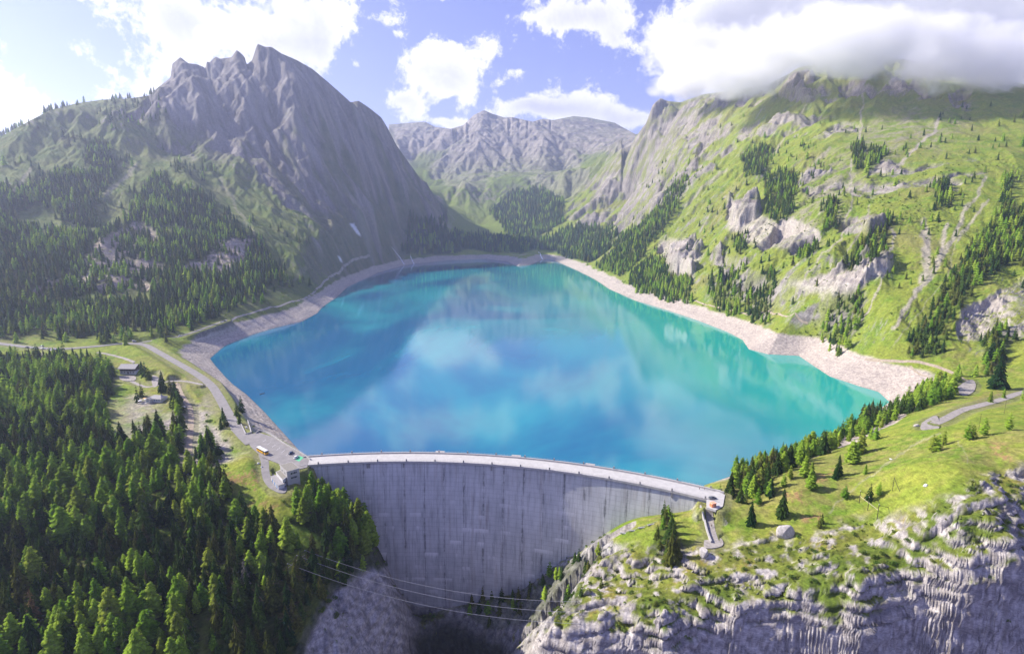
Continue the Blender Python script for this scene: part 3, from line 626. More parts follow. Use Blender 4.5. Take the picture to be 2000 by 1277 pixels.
FD['leftsparse'] = pmf(FOREST['leftsparse'], soft=40, warp=20, dmin=700, dmax=2700)*sstep(0.0, 0.3, fbm(Xg, Yg, 130, 4, 409))*0.7
FD['far'] = pmf(FOREST['far'], soft=6, warp=5, dmin=1800)
FD['right'] = pmf(FOREST['right'], soft=8, warp=7, dmin=460)
FD['row'] = pmf(FOREST['row'], soft=6, warp=3, dmin=285, dmax=520)
FD['abut'] = pmf(FOREST['abut'], soft=6, warp=3, dmax=520)
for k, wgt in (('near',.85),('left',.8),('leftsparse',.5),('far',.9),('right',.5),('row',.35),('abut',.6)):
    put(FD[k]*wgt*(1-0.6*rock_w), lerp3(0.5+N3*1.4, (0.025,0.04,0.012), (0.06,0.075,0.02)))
# drawdown shore: bare pale silt and rubble below the high-water line
hw_ = 15+N2*3.0+N1*2+5.5*sstep(0.2, 0.32, Tg)*sstep(820, 650, Yg)*sstep(430, 460, Yg)
shore = (dl > -8)*sstep(hw_+1.2, hw_-1.2, Z)*sstep(120, 80, dl+N2*15)*sstep(338, 350, Yg+0*Xg)*(1-sstep(0, 1, calm)*0.3)
shore = shore*(1-(ang < DA0)*(ang > DA1)*(damd_ < 14)*(Yg < 420))
lowl = fbm(Xg*0.02+Yg*0.01, Z+N3*0.4, 0.9, 3, 351)
put(shore, lerp3(0.55+lowl*0.9+N3*0.7+N2*0.4, (0.31,0.275,0.245), (0.46,0.405,0.355)))
put(shore*sstep(0.3, 0.55, N3+N2*0.5)*0.5, (0.17,0.15,0.135))
put(shore*sstep(1.0, 0.2, Z)*0.5, (0.20,0.17,0.14))
rub = shore*(Yg < 700)*(Tg < -0.2)*sstep(0.0, 0.3, NF+N3)
put(rub*0.6, (0.16,0.15,0.145))
put(shore*(Yg > 345)*(Tg > 0.25)*0.35, (0.47,0.385,0.33))
# gravel under the roads' shoulders
put(np.clip((cw-0.55)*4, 0, 1)*0.5, (0.20,0.19,0.10))
put(pmf([[(860,400),(900,385),(960,400),(990,440),(970,462),(880,448)]], soft=12, warp=6, dmin=2400)*0.7, (0.17,0.22,0.045))
snow = pmf([[(683,436),(692,438),(702,455),(704,462),(696,458)],[(660,500),(664,502),(668,512),(664,512)]], soft=3, warp=2, dmin=900)
put(snow, (0.7,0.7,0.72))
# ground mesh ---------------------------------------------------------------
def grid_mesh(name, co, ni, nj, color=None):
    me = bpy.data.meshes.new(name); me.vertices.add(ni*nj); me.vertices.foreach_set('co', co.reshape(-1).astype(np.float32))
    i = (np.arange(ni-1)[:, None]*nj+np.arange(nj-1)[None, :]).ravel()
    q = np.stack([i, i+1, i+nj+1, i+nj], -1).astype(np.int32); nf = len(q)
    me.loops.add(nf*4); me.loops.foreach_set('vertex_index', q.ravel())
    me.polygons.add(nf); me.polygons.foreach_set('loop_start', np.arange(nf, dtype=np.int32)*4); me.polygons.foreach_set('loop_total', np.full(nf, 4, np.int32))
    me.polygons.foreach_set('use_smooth', np.ones(nf, bool)); me.update()
    if color is not None:
        a = me.color_attributes.new('Col', 'FLOAT_COLOR', 'POINT')
        a.data.foreach_set('color', np.concatenate([color.reshape(-1, 3), np.ones((ni*nj, 1), np.float32)], 1).astype(np.float32).ravel())
    return me
def new_mat(name):
    m = bpy.data.materials.new(name); m.use_nodes = True; return m, NT(m.node_tree)
MATS = {}
def principled(g, col, rough=0.8, spec=0.3, normal=None, **kw):
    b = g.n('ShaderNodeBsdfPrincipled'); o = g.n('ShaderNodeOutputMaterial')
    if isinstance(col, tuple): b.inputs['Base Color'].default_value = (*col[:3], 1)
    else: g.l(col, b.inputs['Base Color'])
    if isinstance(rough, (int, float)): b.inputs['Roughness'].default_value = rough
    else: g.l(rough, b.inputs['Roughness'])
    b.inputs['Specular IOR Level'].default_value = spec
    for k, v in kw.items(): b.inputs[k.replace('_', ' ')].default_value = v
    if normal is not None: g.l(normal, b.inputs['Normal'])
    g.l(b.outputs[0], o.inputs[0]); return b
def bump(g, h, strength, dist):
    n = g.n('ShaderNodeBump'); n.inputs['Strength'].default_value = strength; n.inputs['Distance'].default_value = dist; g.l(h, n.inputs['Height']); return n.outputs[0]
m, g = new_mat('hillside'); vc = g.n('ShaderNodeVertexColor', layer_name='Col'); geo = g.n('ShaderNodeNewGeometry'); pos = geo.outputs['Position']
na_ = g.noise(pos, 0.35, 6, 0.65); mpz = g.n('ShaderNodeMapping'); mpz.inputs['Scale'].default_value = (0.45, 0.45, 2.2); g.l(pos, mpz.inputs[0]); nb_ = g.noise(mpz.outputs[0], 1.2, 5, 0.7)
cc = g.mix(1.0, vc.outputs[0], g.mix(g.ramp(na_, 0.3, 0.7), (0.72,0.72,0.74), (1.25,1.25,1.22)), 'MULTIPLY')
cc = g.mix(1.0, cc, g.mix(g.ramp(nb_, 0.3, 0.7), (0.74,0.74,0.76), (1.24,1.24,1.2)), 'MULTIPLY')
hgt = g.math('ADD', g.math('MULTIPLY', na_, 1.0), g.math('MULTIPLY', nb_, 0.3))
principled(g, cc, 0.95, 0.1, bump(g, hgt, 0.55, 1.4))
# limestone beds stand proud of one another, so the walls carry ledges and overhangs
zb_ = Z-0.2*Xg+fbm(Xg, Yg*0.4, 34, 4, 601)*5; fr1 = zb_/6.2-np.floor(zb_/6.2); fr2 = zb_/2.9+0.3*np.sin(zb_/9)-np.floor(zb_/2.9+0.3*np.sin(zb_/9))
bed = (sstep(0.0, 0.75, fr1)-sstep(0.85, 1.0, fr1))*2.3*(0.6+1.0*fbm(Xg, Z, 20, 3, 603))+(sstep(0, 0.7, fr2)-sstep(0.8, 1.0, fr2))*0.9
wbed = sstep(0.80, 0.55, nz)*np.clip(np.maximum(RROCK, GORGE)*(1-neardam), 0, 1)*(Yg < 330)*(1-calm)
Yd = Yg-bed*wbed; Xd = Xg-bed*wbed*0.35*np.sign(zx)*np.clip(np.abs(zx), 0, 1)
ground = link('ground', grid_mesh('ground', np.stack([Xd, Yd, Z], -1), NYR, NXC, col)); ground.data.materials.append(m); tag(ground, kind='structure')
# helper: height of the finished terrain
LOGR = math.log(7600/95)
def gi(x, y):
    return np.log(np.maximum(y, 95.5)/95)/LOGR*(NYR-1), (x/y+1.32)/2.64*(NXC-1)
def samp(A, x, y):
    x = np.asarray(x, float); y = np.asarray(y, float); i, j = gi(x, y)
    i = np.clip(i, 0, NYR-1.001); j = np.clip(j, 0, NXC-1.001); i0 = i.astype(int); j0 = j.astype(int); fi = i-i0; fj = j-j0
    return (A[i0, j0]*(1-fi)*(1-fj)+A[i0+1, j0]*fi*(1-fj)+A[i0, j0+1]*(1-fi)*fj+A[i0+1, j0+1]*fi*fj)
def hz(x, y): return float(samp(Z, x, y))
def on(px, py, fb=None):
    r = raycast(px, py, Z); return r
# visibility of the terrain from the photograph's point of view (running horizon per column)
Sg = (Z-HC)/Yg; HOR = np.maximum.accumulate(Sg, axis=0)
# lake ------------------------------------------------------------------
LPo = []
n = len(LP); cen = LP.mean(0)
for k in range(n):
    a, b, c = LP[k-1], LP[k], LP[(k+1) % n]; e = c-a; nn = np.array([e[1], -e[0]])/(np.hypot(*e)+1e-9)
    if inside(np.array([b[0]+nn[0]*1.5]), np.array([b[1]+nn[1]*1.5]), LP)[0]: nn = -nn
    indam = k >= len(LK); LPo.append(b if indam else b+nn*6)
LPo = np.array(LPo)
bm = bmesh.new(); vs = [bm.verts.new((x, y, 0)) for x, y in LPo]; bm.faces.new(vs); bmesh.ops.triangulate(bm, faces=bm.faces[:])
lm = bpy.data.meshes.new('lake'); bm.to_mesh(lm); bm.free()
for p in lm.polygons:
    if p.normal.z < 0: lm.flip_normals(); break
lake = link('lake', lm); tag(lake, kind='structure')
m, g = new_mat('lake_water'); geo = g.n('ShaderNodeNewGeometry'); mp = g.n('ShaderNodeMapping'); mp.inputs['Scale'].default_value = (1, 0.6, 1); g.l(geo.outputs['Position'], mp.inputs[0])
sun_patch = g.noise(mp.outputs[0], 0.0042, 5, 0.55, Distortion=0.8); broad_patch = g.noise(mp.outputs[0], 0.0016, 3, 0.5)  # lighter turquoise patches: sun between cloud shadows, painted into the water colour
wc = g.mix(g.ramp(sun_patch, 0.40, 0.66), (0.0,0.10,0.22), (0.01,0.26,0.31))
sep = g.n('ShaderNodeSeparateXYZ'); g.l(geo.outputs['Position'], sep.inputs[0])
tq = g.math('ADD', g.math('MULTIPLY', sep.outputs[0], 0.0016), g.math('MULTIPLY', g.math('SUBTRACT', broad_patch, 0.5), 1.6))
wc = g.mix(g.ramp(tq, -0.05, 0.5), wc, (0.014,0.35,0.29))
w1 = g.noise(mp.outputs[0], 0.55, 3, 0.5); w2 = g.noise(mp.outputs[0], 0.012, 2, 0.5)
bp = g.n('ShaderNodeBump'); bp.inputs['Strength'].default_value = 0.06; bp.inputs['Distance'].default_value = 0.35; g.l(w1, bp.inputs['Height'])
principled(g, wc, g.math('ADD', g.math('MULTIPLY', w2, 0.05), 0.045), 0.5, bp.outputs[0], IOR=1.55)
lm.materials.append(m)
# roads ---------------------------------------------------------------------
def simple_mat(name, col, rough=0.8, spec=0.3, var=0.25, scale=0.8, bmp=0.0, metal=0.0):
    if name in MATS: return MATS[name]
    m, g = new_mat(name); geo = g.n('ShaderNodeTexCoord'); nn = g.noise(geo.outputs['Object'], scale, 6, 0.65)
    c = g.mix(g.ramp(nn, 0.25, 0.75), tuple(v*(1-var) for v in col), tuple(min(v*(1+var), 1) for v in col))
    principled(g, c, rough, spec, bump(g, nn, bmp, 0.1) if bmp else None, Metallic=metal); MATS[name] = m; return m
simple_mat('asphalt', (0.25,0.235,0.225), 0.9, 0.2, 0.16, 0.25, 0.3)
simple_mat('deck', (0.47,0.455,0.43), 0.9, 0.2, 0.1, 0.35, 0.15)
simple_mat('gravel', (0.33,0.30,0.27), 0.95, 0.1, 0.28, 0.6, 0.5)
simple_mat('dirt', (0.34,0.28,0.21), 0.95, 0.1, 0.3, 0.6, 0.5)
def catmull(P_, n=8):
    P_ = np.asarray(P_, float); Q = np.vstack([2*P_[0]-P_[1], P_, 2*P_[-1]-P_[-2]]); out = []
    for i in range(1, len(Q)-2):
        for k in range(n):
            t = k/n; a, b, c, d = Q[i-1], Q[i], Q[i+1], Q[i+2]
            out.append(0.5*((2*b)+(-a+c)*t+(2*a-5*b+4*c-d)*t*t+(-a+3*b-3*c+d)*t**3))
    out.append(P_[-1]); return np.array(out)
def ribbon(name, pl, hw, mat, lift=0.12, drape=False, n=8, across=4, edge=0.0):
    """a strip that follows a centre line, sitting just above the ground"""
    c = catmull(pl, n); vs = []; fs = []
    for i in range(len(c)):
        t = c[min(i+1, len(c)-1)]-c[max(i-1, 0)]; t = t[:2]/(np.hypot(*t[:2])+1e-9); nn = np.array([-t[1], t[0]])
        h = hw*(1+edge*math.sin(i*1.7)*0.5+edge*math.sin(i*0.63))
        for k in range(across+1):
            q = c[i][:2]+nn*h*(2*k/across-1)
            z = max(c[i][2], hz(*q)-0.1) if not drape else hz(*q)
            if drape: z = max(z, hz(*(c[i][:2])))if False else z
            vs.append((q[0], q[1], z+lift))
    w = across+1
    for i in range(len(c)-1):
        for k in range(across): fs.append((i*w+k, i*w+k+1, (i+1)*w+k+1, (i+1)*w+k))
    # skirt that buries the edges
    me = bpy.data.meshes.new(name); me.from_pydata(vs, [], fs)
    bm = bmesh.new(); bm.from_mesh(me); be = [e for e in bm.edges if e.is_boundary]
    r = bmesh.ops.extrude_edge_only(bm, edges=be); 
    for v in [g_ for g_ in r['geom'] if isinstance(g_, bmesh.types.BMVert)]: v.co.z -= 0.7
    bmesh.ops.recalc_face_normals(bm, faces=bm.faces[:]); bm.to_mesh(me); bm.free()
    me.materials.append(MATS[mat]); o = link(name, me); return tag(o, kind='structure')
for nm_ in ('hillside_path', 'beach_track', 'upper_lane', 'shore_track', 'lake_track'):
    L_ = [on(x_, y_) for x_, y_, _ in ROADPX[nm_]]; ROADS[nm_] = (np.array([p_ for p_ in L_ if p_]), ROADS[nm_][1])
ribbon('road', ROADS['valley_road'][0], 3.6, 'asphalt', 0.10)
ribbon('road', ROADS['shore_road'][0], 2.1, 'asphalt', 0.06)
ribbon('path', ROADS['shore_track'][0], 1.7, 'gravel', 0.14, True, 12)
ribbon('road', ROADS['chalet_road'][0], 1.7, 'gravel', 0.12, True)
ribbon('path', ROADS['upper_lane'][0], 1.6, 'gravel', 0.12, True)
ribbon('road', ROADS['garage_road'][0], 2.3, 'asphalt', 0.10, True)
ribbon('path', ROADS['dam_path'][0], 1.9, 'gravel', 0.12, True)
ribbon('road', ROADS['meadow_road'][0], 2.6, 'gravel', 0.12, True)
ribbon('path', ROADS['lake_track'][0], 1.6, 'dirt', 0.12, True)
ribbon('path', ROADS['beach_track'][0], 0.9, 'dirt', 0.12, True)
ribbon('path', ROADS['hillside_path'][0], 1.0, 'dirt', 0.15, True, 12)
ft = ROADS['forest_track'][0]
ribbon('path', ft, 1.9, 'dirt', 0.10, True)
for pl, z, nm in PADS:
    q = [PZ(x, y, z) for x, y in pl]; q = catmull(np.array(q+[q[0]]), 4)[:-1] if nm not in ('parking', 'landing') else np.array(q)
    bm = bmesh.new(); vs = [bm.verts.new((x, y, z+0.07 if nm != 'parking' else z+0.03)) for x, y, _ in q]; f = bm.faces.new(vs)
    r = bmesh.ops.extrude_face_region(bm, geom=[f])
    for v in [g_ for g_ in r['geom'] if isinstance(g_, bmesh.types.BMVert)]: v.co.z -= 1.2
    bmesh.ops.triangulate(bm, faces=bm.faces[:]); bmesh.ops.recalc_face_normals(bm, faces=bm.faces[:])
    me = bpy.data.meshes.new('pavement'); bm.to_mesh(me); bm.free(); me.materials.append(MATS[{'parking': 'asphalt', 'landing': 'deck', 'yard': 'asphalt'}.get(nm, 'gravel')]); tag(link('pavement', me), kind='structure')
print('land ok')
# ================================================================ AIR
bm = bmesh.new(); bmesh.ops.create_cube(bm, size=1)
for v in bm.verts: v.co = Vector((v.co.x*21500, 3650+v.co.y*8900, 560+v.co.z*1480))
hm = bpy.data.meshes.new('haze'); bm.to_mesh(hm); bm.free(); hz_o = link('haze', hm); tag(hz_o, kind='stuff')
m, g = new_mat('haze_air'); pv = g.n('ShaderNodeVolumePrincipled'); o = g.n('ShaderNodeOutputMaterial')
pv.inputs['Color'].default_value = (0.66, 0.74, 1.0, 1); pv.inputs['Density'].default_value = 0.000088; pv.inputs['Anisotropy'].default_value = 0.5
g.l(pv.outputs[0], o.inputs['Volume']); hm.materials.append(m)
# cloud banks hanging on the summits: lumpy closed shells holding a cloud of uneven density
def cloud_bank(name, blobs, label, dens, scale, step, col=(1, 1, 1), lo=0.42, hi=0.62):
    bm = bmesh.new()
    x0 = min(b[0]-b[3] for b in blobs); x1 = max(b[0]+b[3] for b in blobs); y0 = min(b[1]-b[4] for b in blobs); y1 = max(b[1]+b[4] for b in blobs); z0 = min(b[2]-b[5] for b in blobs); z1 = max(b[2]+b[5] for b in blobs)
    bmesh.ops.create_cube(bm, size=1)
    for v in bm.verts: v.co = Vector(((x0+x1)/2+v.co.x*(x1-x0), (y0+y1)/2+v.co.y*(y1-y0), (z0+z1)/2+v.co.z*(z1-z0)))
    me = bpy.data.meshes.new(name); bm.to_mesh(me); bm.free(); ob = link(name, me); tag(ob, kind='stuff')
    m, g = new_mat(name+'_vapour'); geo = g.n('ShaderNodeNewGeometry'); pos = geo.outputs['Position']
    acc = None
    for (bx, by, bz, rx, ry, rz) in blobs:
        sb = g.n('ShaderNodeVectorMath', operation='SUBTRACT'); g.l(pos, sb.inputs[0]); sb.inputs[1].default_value = (bx, by, bz)
        ml = g.n('ShaderNodeVectorMath', operation='MULTIPLY'); g.l(sb.outputs[0], ml.inputs[0]); ml.inputs[1].default_value = (1/rx, 1/ry, 1/rz)
        ln = g.n('ShaderNodeVectorMath', operation='LENGTH'); g.l(ml.outputs[0], ln.inputs[0])
        e = g.math('SUBTRACT', 1.0, ln.outputs['Value'])
        acc = e if acc is None else g.math('MAXIMUM', acc, e)
    nn = g.noise(pos, scale, 7, 0.65)
    d = g.math('ADD', acc, g.math('MULTIPLY', g.math('SUBTRACT', nn, 0.5), 2.4))
    dd = g.math('MULTIPLY', g.math('MULTIPLY', g.ramp(d, 0.12, 0.55), g.ramp(acc, 0.0, 0.12)), dens)
    pv = g.n('ShaderNodeVolumePrincipled'); o = g.n('ShaderNodeOutputMaterial'); pv.inputs['Color'].default_value = (*col, 1); g.l(dd, pv.inputs['Density']); pv.inputs['Anisotropy'].default_value = 0.2
    em = g.math('MULTIPLY', dd, 0.0)
    g.l(pv.outputs[0], o.inputs['Volume']); me.materials.append(m)
    ob.cycles.use_deform_motion = False
    return ob
S.cycles.volume_step_rate = 1.0; S.cycles.volume_max_steps = 128
def cb(px, py, d, rx, ry, rz): x, y, z = P(px, py, d); return (x, y, z, rx, ry, rz)
cloud_bank('summit_cloud', [cb(1700,85,1560,340,180,85), cb(1450,135,1900,240,180,95), cb(1570,85,1700,260,180,105), cb(1920,120,1560,290,190,90), cb(1330,165,2350,150,140,70), cb(1350,100,2250,200,160,110)],
           '', 0.02, 0.0085, 1)
cloud_bank('peak_cloud', [cb(455,60,2450,110,120,110), cb(520,55,2450,90,110,80), cb(400,80,2450,60,80,60)], '', 0.010, 0.011, 1)
# ================================================================ TREES
def foliage_mat(name, c0, c1, attr=False):
    m, g = new_mat(name); geo = g.n('ShaderNodeTexCoord')
    nn = g.noise(geo.outputs['Object'], 11.0 if not attr else 0.7, 3, 0.7)
    if attr:
        vc = g.n('ShaderNodeVertexColor', layer_name='Col'); sp = g.n('ShaderNodeSeparateColor'); g.l(vc.outputs[0], sp.inputs[0]); rnd = sp.outputs[0]; hue = sp.outputs[1]
    else:
        oi = g.n('ShaderNodeObjectInfo'); rnd = oi.outputs['Random']; hue = g.math('FRACT', g.math('MULTIPLY', oi.outputs['Random'], 7.31))
    c = g.mix(rnd, c0, c1)
    c = g.mix(g.math('MULTIPLY', g.ramp(hue, 0.6, 1.0), 0.45), c, (0.16, 0.13, 0.03))
    c = g.mix(1.0, c, g.mix(g.ramp(nn, 0.3, 0.7), (0.55, 0.55, 0.6), (1.5, 1.5, 1.35)), 'MULTIPLY')
    df = g.n('ShaderNodeBsdfDiffuse'); tr = g.n('ShaderNodeBsdfTranslucent'); mx = g.n('ShaderNodeMixShader', i_0=0.33); o = g.n('ShaderNodeOutputMaterial')
    g.l(c, df.inputs[0]); g.l(g.mix(1.0, c, (1.15, 1.35, 0.7), 'MULTIPLY'), tr.inputs[0]); g.l(df.outputs[0], mx.inputs[1]); g.l(tr.outputs[0], mx.inputs[2]); g.l(mx.outputs[0], o.inputs[0]); MATS[name] = m; return m
SP0, SP1 = (0.018, 0.048, 0.014), (0.07, 0.115, 0.022); LA0, LA1 = (0.11, 0.22, 0.022), (0.27, 0.37, 0.045); BU0, BU1 = (0.07, 0.13, 0.028), (0.15, 0.20, 0.045)
foliage_mat('spruce_needles', SP0, SP1); foliage_mat('larch_needles', LA0, LA1); foliage_mat('bush_leaves', BU0, BU1)
foliage_mat('spruce_mass', SP0, SP1, True); foliage_mat('larch_mass', LA0, LA1, True); foliage_mat('bush_mass', BU0, BU1, True)
simple_mat('bark', (0.13, 0.095, 0.07), 0.95, 0.05, 0.35, 3.0, 0.6)
def crown_geo(r_, style, whorls, per, seed):
    """unit-height conifer crown: drooping boughs in whorls; returns vertices and triangles"""
    q = random.Random(seed); V = []; F = []
    R0 = r_
    for w in range(whorls):
        t = (w+q.uniform(-.25, .25))/whorls; t = min(max(t, 0), 0.985)
        zz = 0.07+0.93*t if style == 'spruce' else 0.10+0.90*t
        prof = (1-t)**0.82 if style == 'spruce' else (1-t)**0.62*(0.72+0.28*math.sin(min(t*4, 1.57)))
        n = max(4, int(per*(0.55+0.45*(1-t)))); a0 = q.uniform(0, 6.28)
        for b in range(n):
            a = a0+6.283*b/n+q.uniform(-.25, .25); L = R0*prof*q.uniform(0.55, 1.3)+0.006
            dr = (0.42 if style == 'spruce' else 0.14)*L*q.uniform(.5, 1.5); wd = L*(0.24 if style == 'spruce' else 0.36)*q.uniform(.7, 1.3)+0.004
            ca, sa = math.cos(a), math.sin(a); i = len(V)
            z0 = zz+0.035*(1-t)+0.012
            mid = 0.55
            pts_ = [(0.0, 0, z0), (mid*L, wd, zz-dr*0.55), (mid*L, 0, zz+0.22*dr+0.010), (mid*L, -wd, zz-dr*0.55), (L, 0, zz-dr), (L*0.86, wd*0.62, zz-dr*1.12), (L*0.86, -wd*0.62, zz-dr*1.12)]
            for x, y, z in pts_: V.append((x*ca-y*sa, x*sa+y*ca, z))
            F += [(i, i+1, i+2), (i, i+2, i+3), (i+1, i+5, i+2), (i+2, i+5, i+4), (i+2, i+4, i+6), (i+2, i+6, i+3)]
    i = len(V)                                       # leader
    V += [(0.006, 0, 0.95), (-0.003, 0.005, 0.95), (-0.003, -0.005, 0.95), (0, 0, 1.02)]; F += [(i, i+1, i+3), (i+1, i+2, i+3), (i+2, i, i+3)]
    return np.array(V, np.float32), np.array(F, np.int32)
def crown_low(r_, style, whorls, per, seed):
    """the same tree for the far slopes: ragged skirts"""
    q = random.Random(seed); V = []; F = []
    for w in range(whorls):
        t = w/whorls; zz = 0.06+0.94*t; prof = (1-t)**0.85 if style == 'spruce' else (1-t)**0.65
        i = len(V); V.append((0, 0, min(zz+0.9/whorls+0.06, 1.02))); a0 = q.uniform(0, 6.28)
        for b in range(per):
            a = a0+6.283*b/per; L = r_*prof*(1.15 if b % 2 else 0.62)*q.uniform(.85, 1.15)+0.01
            V.append((L*math.cos(a), L*math.sin(a), zz-(0.05 if b % 2 else 0.0)))
        for b in range(per): F.append((i, i+1+b, i+1+(b+1) % per))
    return np.array(V, np.float32), np.array(F, np.int32)
def bush_geo(nl, seed, flat=0.8):
    """leaf clumps spread through a lumpy ball"""
    q = np.random.default_rng(seed); V = []; F = []
    lobes = [(q.uniform(-.3, .3), q.uniform(-.3, .3), q.uniform(.3, .62), q.uniform(.26, .42)) for _ in range(5)]
    for k in range(nl):
        lx, ly, lz, lr = lobes[k % 5]; d = q.normal(size=3); d /= np.linalg.norm(d)+1e-9; r = lr*q.uniform(.75, 1.05)
        c = np.array([lx, ly, lz*flat])+d*r*np.array([1, 1, flat]); c[2] = max(c[2], 0.03)
        u = np.cross(d, q.normal(size=3)); u /= np.linalg.norm(u)+1e-9; v = np.cross(d, u); s = q.uniform(.07, .13)*(90/nl)**0.33
        i = len(V); V += [c+u*s, c+v*s*.8+d*s*.3, c-u*s, c-v*s*.8-d*s*.2]; F += [(i, i+1, i+2), (i, i+2, i+3)]
    return np.array(V, np.float32), np.array(F, np.int32)
def mesh_from(name, V, F, mat):
    me = bpy.data.meshes.new(name); me.from_pydata(V.tolist(), [], F.tolist()); me.materials.append(MATS[mat]); me.update(); return me
def trunk_mesh(name, h, r, lean=0.0, branches=0, seed=0):
    bm = bmesh.new(); rings = []; q = random.Random(seed)
    hs = [-0.04, 0.0, 0.03, 0.15, 0.4, 0.7, 0.93]; rs = [1.5, 1.35, 1.05, 0.85, 0.6, 0.3, 0.05]
    for hh, rr_ in zip(hs, rs): rings.append([bm.verts.new((math.cos(k*1.0472)*r*rr_+lean*hh*hh, math.sin(k*1.0472)*r*rr_, hh*h)) for k in range(6)])
    for a, b in zip(rings, rings[1:]):
        for k in range(6): bm.faces.new((a[k], a[(k+1) % 6], b[(k+1) % 6], b[k]))
    for k in range(branches):
        hh = q.uniform(0.15, 0.85)*h; a = q.uniform(0, 6.28); L = (1-hh/h)*0.16*h+0.3
        p0 = Vector((0, 0, hh)); p1 = Vector((math.cos(a)*L, math.sin(a)*L, hh-0.1*L)); s = r*0.22; n_ = Vector((-math.sin(a), math.cos(a), 0))*s
        vs = [bm.verts.new(p0+n_), bm.verts.new(p0-n_), bm.verts.new(p0+Vector((0, 0, s*1.6))), bm.verts.new(p1)]
        bm.faces.new((vs[0], vs[1], vs[3])); bm.faces.new((vs[1], vs[2], vs[3])); bm.faces.new((vs[2], vs[0], vs[3]))
    me = bpy.data.meshes.new(name); bm.to_mesh(me); bm.free(); me.materials.append(MATS['bark']); return me
# unit-height prototypes (meshes); every tree is scaled from these
SPC = [mesh_from('spruce_crown', *crown_geo(r, 'spruce', 19, 10, 10+k), 'spruce_needles') for k, r in enumerate((0.21, 0.24, 0.185, 0.225))]
LAC = [mesh_from('larch_crown', *crown_geo(r, 'larch', 18, 12, 30+k), 'larch_needles') for k, r in enumerate((0.25, 0.285, 0.22, 0.265))]
BUC = [mesh_from('bush_crown', *bush_geo(330, 50+k), 'bush_leaves') for k in range(3)]
TRK = [trunk_mesh('conifer_trunk', 1.0, 0.014, 0.0, 14, 3+k) for k in range(2)]
BST = trunk_mesh('bush_stem', 0.6, 0.03, 0.05, 8, 9)
# candidate places on a jittered lattice, with the densities read from the land cover
def lattice(x0, x1, y0, y1, s):
    xs, ys = np.meshgrid(np.arange(x0, x1, s), np.arange(y0, y1, s)); xs = xs.ravel(); ys = ys.ravel()
    xs = xs+rng.uniform(-.42, .42, xs.shape)*s; ys = ys+rng.uniform(-.42, .42, ys.shape)*s
    k = np.abs(xs/ys) < 1.28; return xs[k], ys[k]
blocked = [np.array([PZ(x, y, z)[:2] for x, y in pl]) for pl, z, nm in PADS]
def free_mask(x, y, margin=3.0):
    ok = samp(cw, x, y) < 0.75
    ok &= samp(dl, x, y) > 4
    for b in blocked: 
        near = (np.abs(x-b[:,0].mean()) < 60) & (np.abs(y-b[:,1].mean()) < 60)
        if near.any(): ok[near] &= ~inside(x[near], y[near], b)
    q = np.arctan2(y-DCY, x-DCX); dd = np.hypot(x-DCX, y-DCY)-DR
    ok &= ~((q < DA0+0.03) & (q > DA1-0.03) & (dd > -3) & (dd < 22) & (y < 420))
    return ok
TREES = []   # x, y, z, height, kind, region
def add_trees(x, y, kind, h, region):
    z = samp(Z, x, y)
    for k in range(len(x)): TREES.append((x[k], y[k], z[k]-0.15, h[k], kind[k], region))
def grow(region, s, box, hlo, hhi, larch, mask=None, pw=1.0, hs=None):
    x, y = lattice(*box, s); d = samp(mask if mask is not None else FD[region], x, y)
    ok = (rng.random(x.shape) < d**pw) & free_mask(x, y) & (samp(nz, x, y) > 0.42)
    x, y = x[ok], y[ok]; h = rng.uniform(hlo, hhi, x.shape)*(0.8+0.35*rng.random(x.shape)**2)*(1+0.22*fbm(x, y, 60, 2, 501))
    far = np.clip((y-500)/1800, 0, 1); h = h*(1+0.35*far)
    lz = fbm(x, y, 70, 3, 505)*1.1+rng.normal(0, .32, x.shape); kd = np.where(lz > larch, 'larch', 'spruce')
    add_trees(x, y, kd, h, region)
grow('near', 5.8, (-640, -40, 180, 600), 8.5, 19.5, 0.0)
grow('left', 8.0, (-2100, -100, 600, 2300), 11, 19, 0.25, pw=1.3)
grow('leftsparse', 15, (-2400, -100, 700, 2700), 12, 20, 0.4)
grow('far', 13.5, (-700, 900, 1750, 3600), 18, 28, 0.35)
grow('right', 7.4, (60, 1200, 430, 2700), 9, 17, 0.15, pw=1.2)
grow('row', 5.8, (80, 460, 280, 520), 10, 17.5, -0.05)
grow('abut', 6.5, (-60, 150, 240, 420), 8, 13, -0.1)
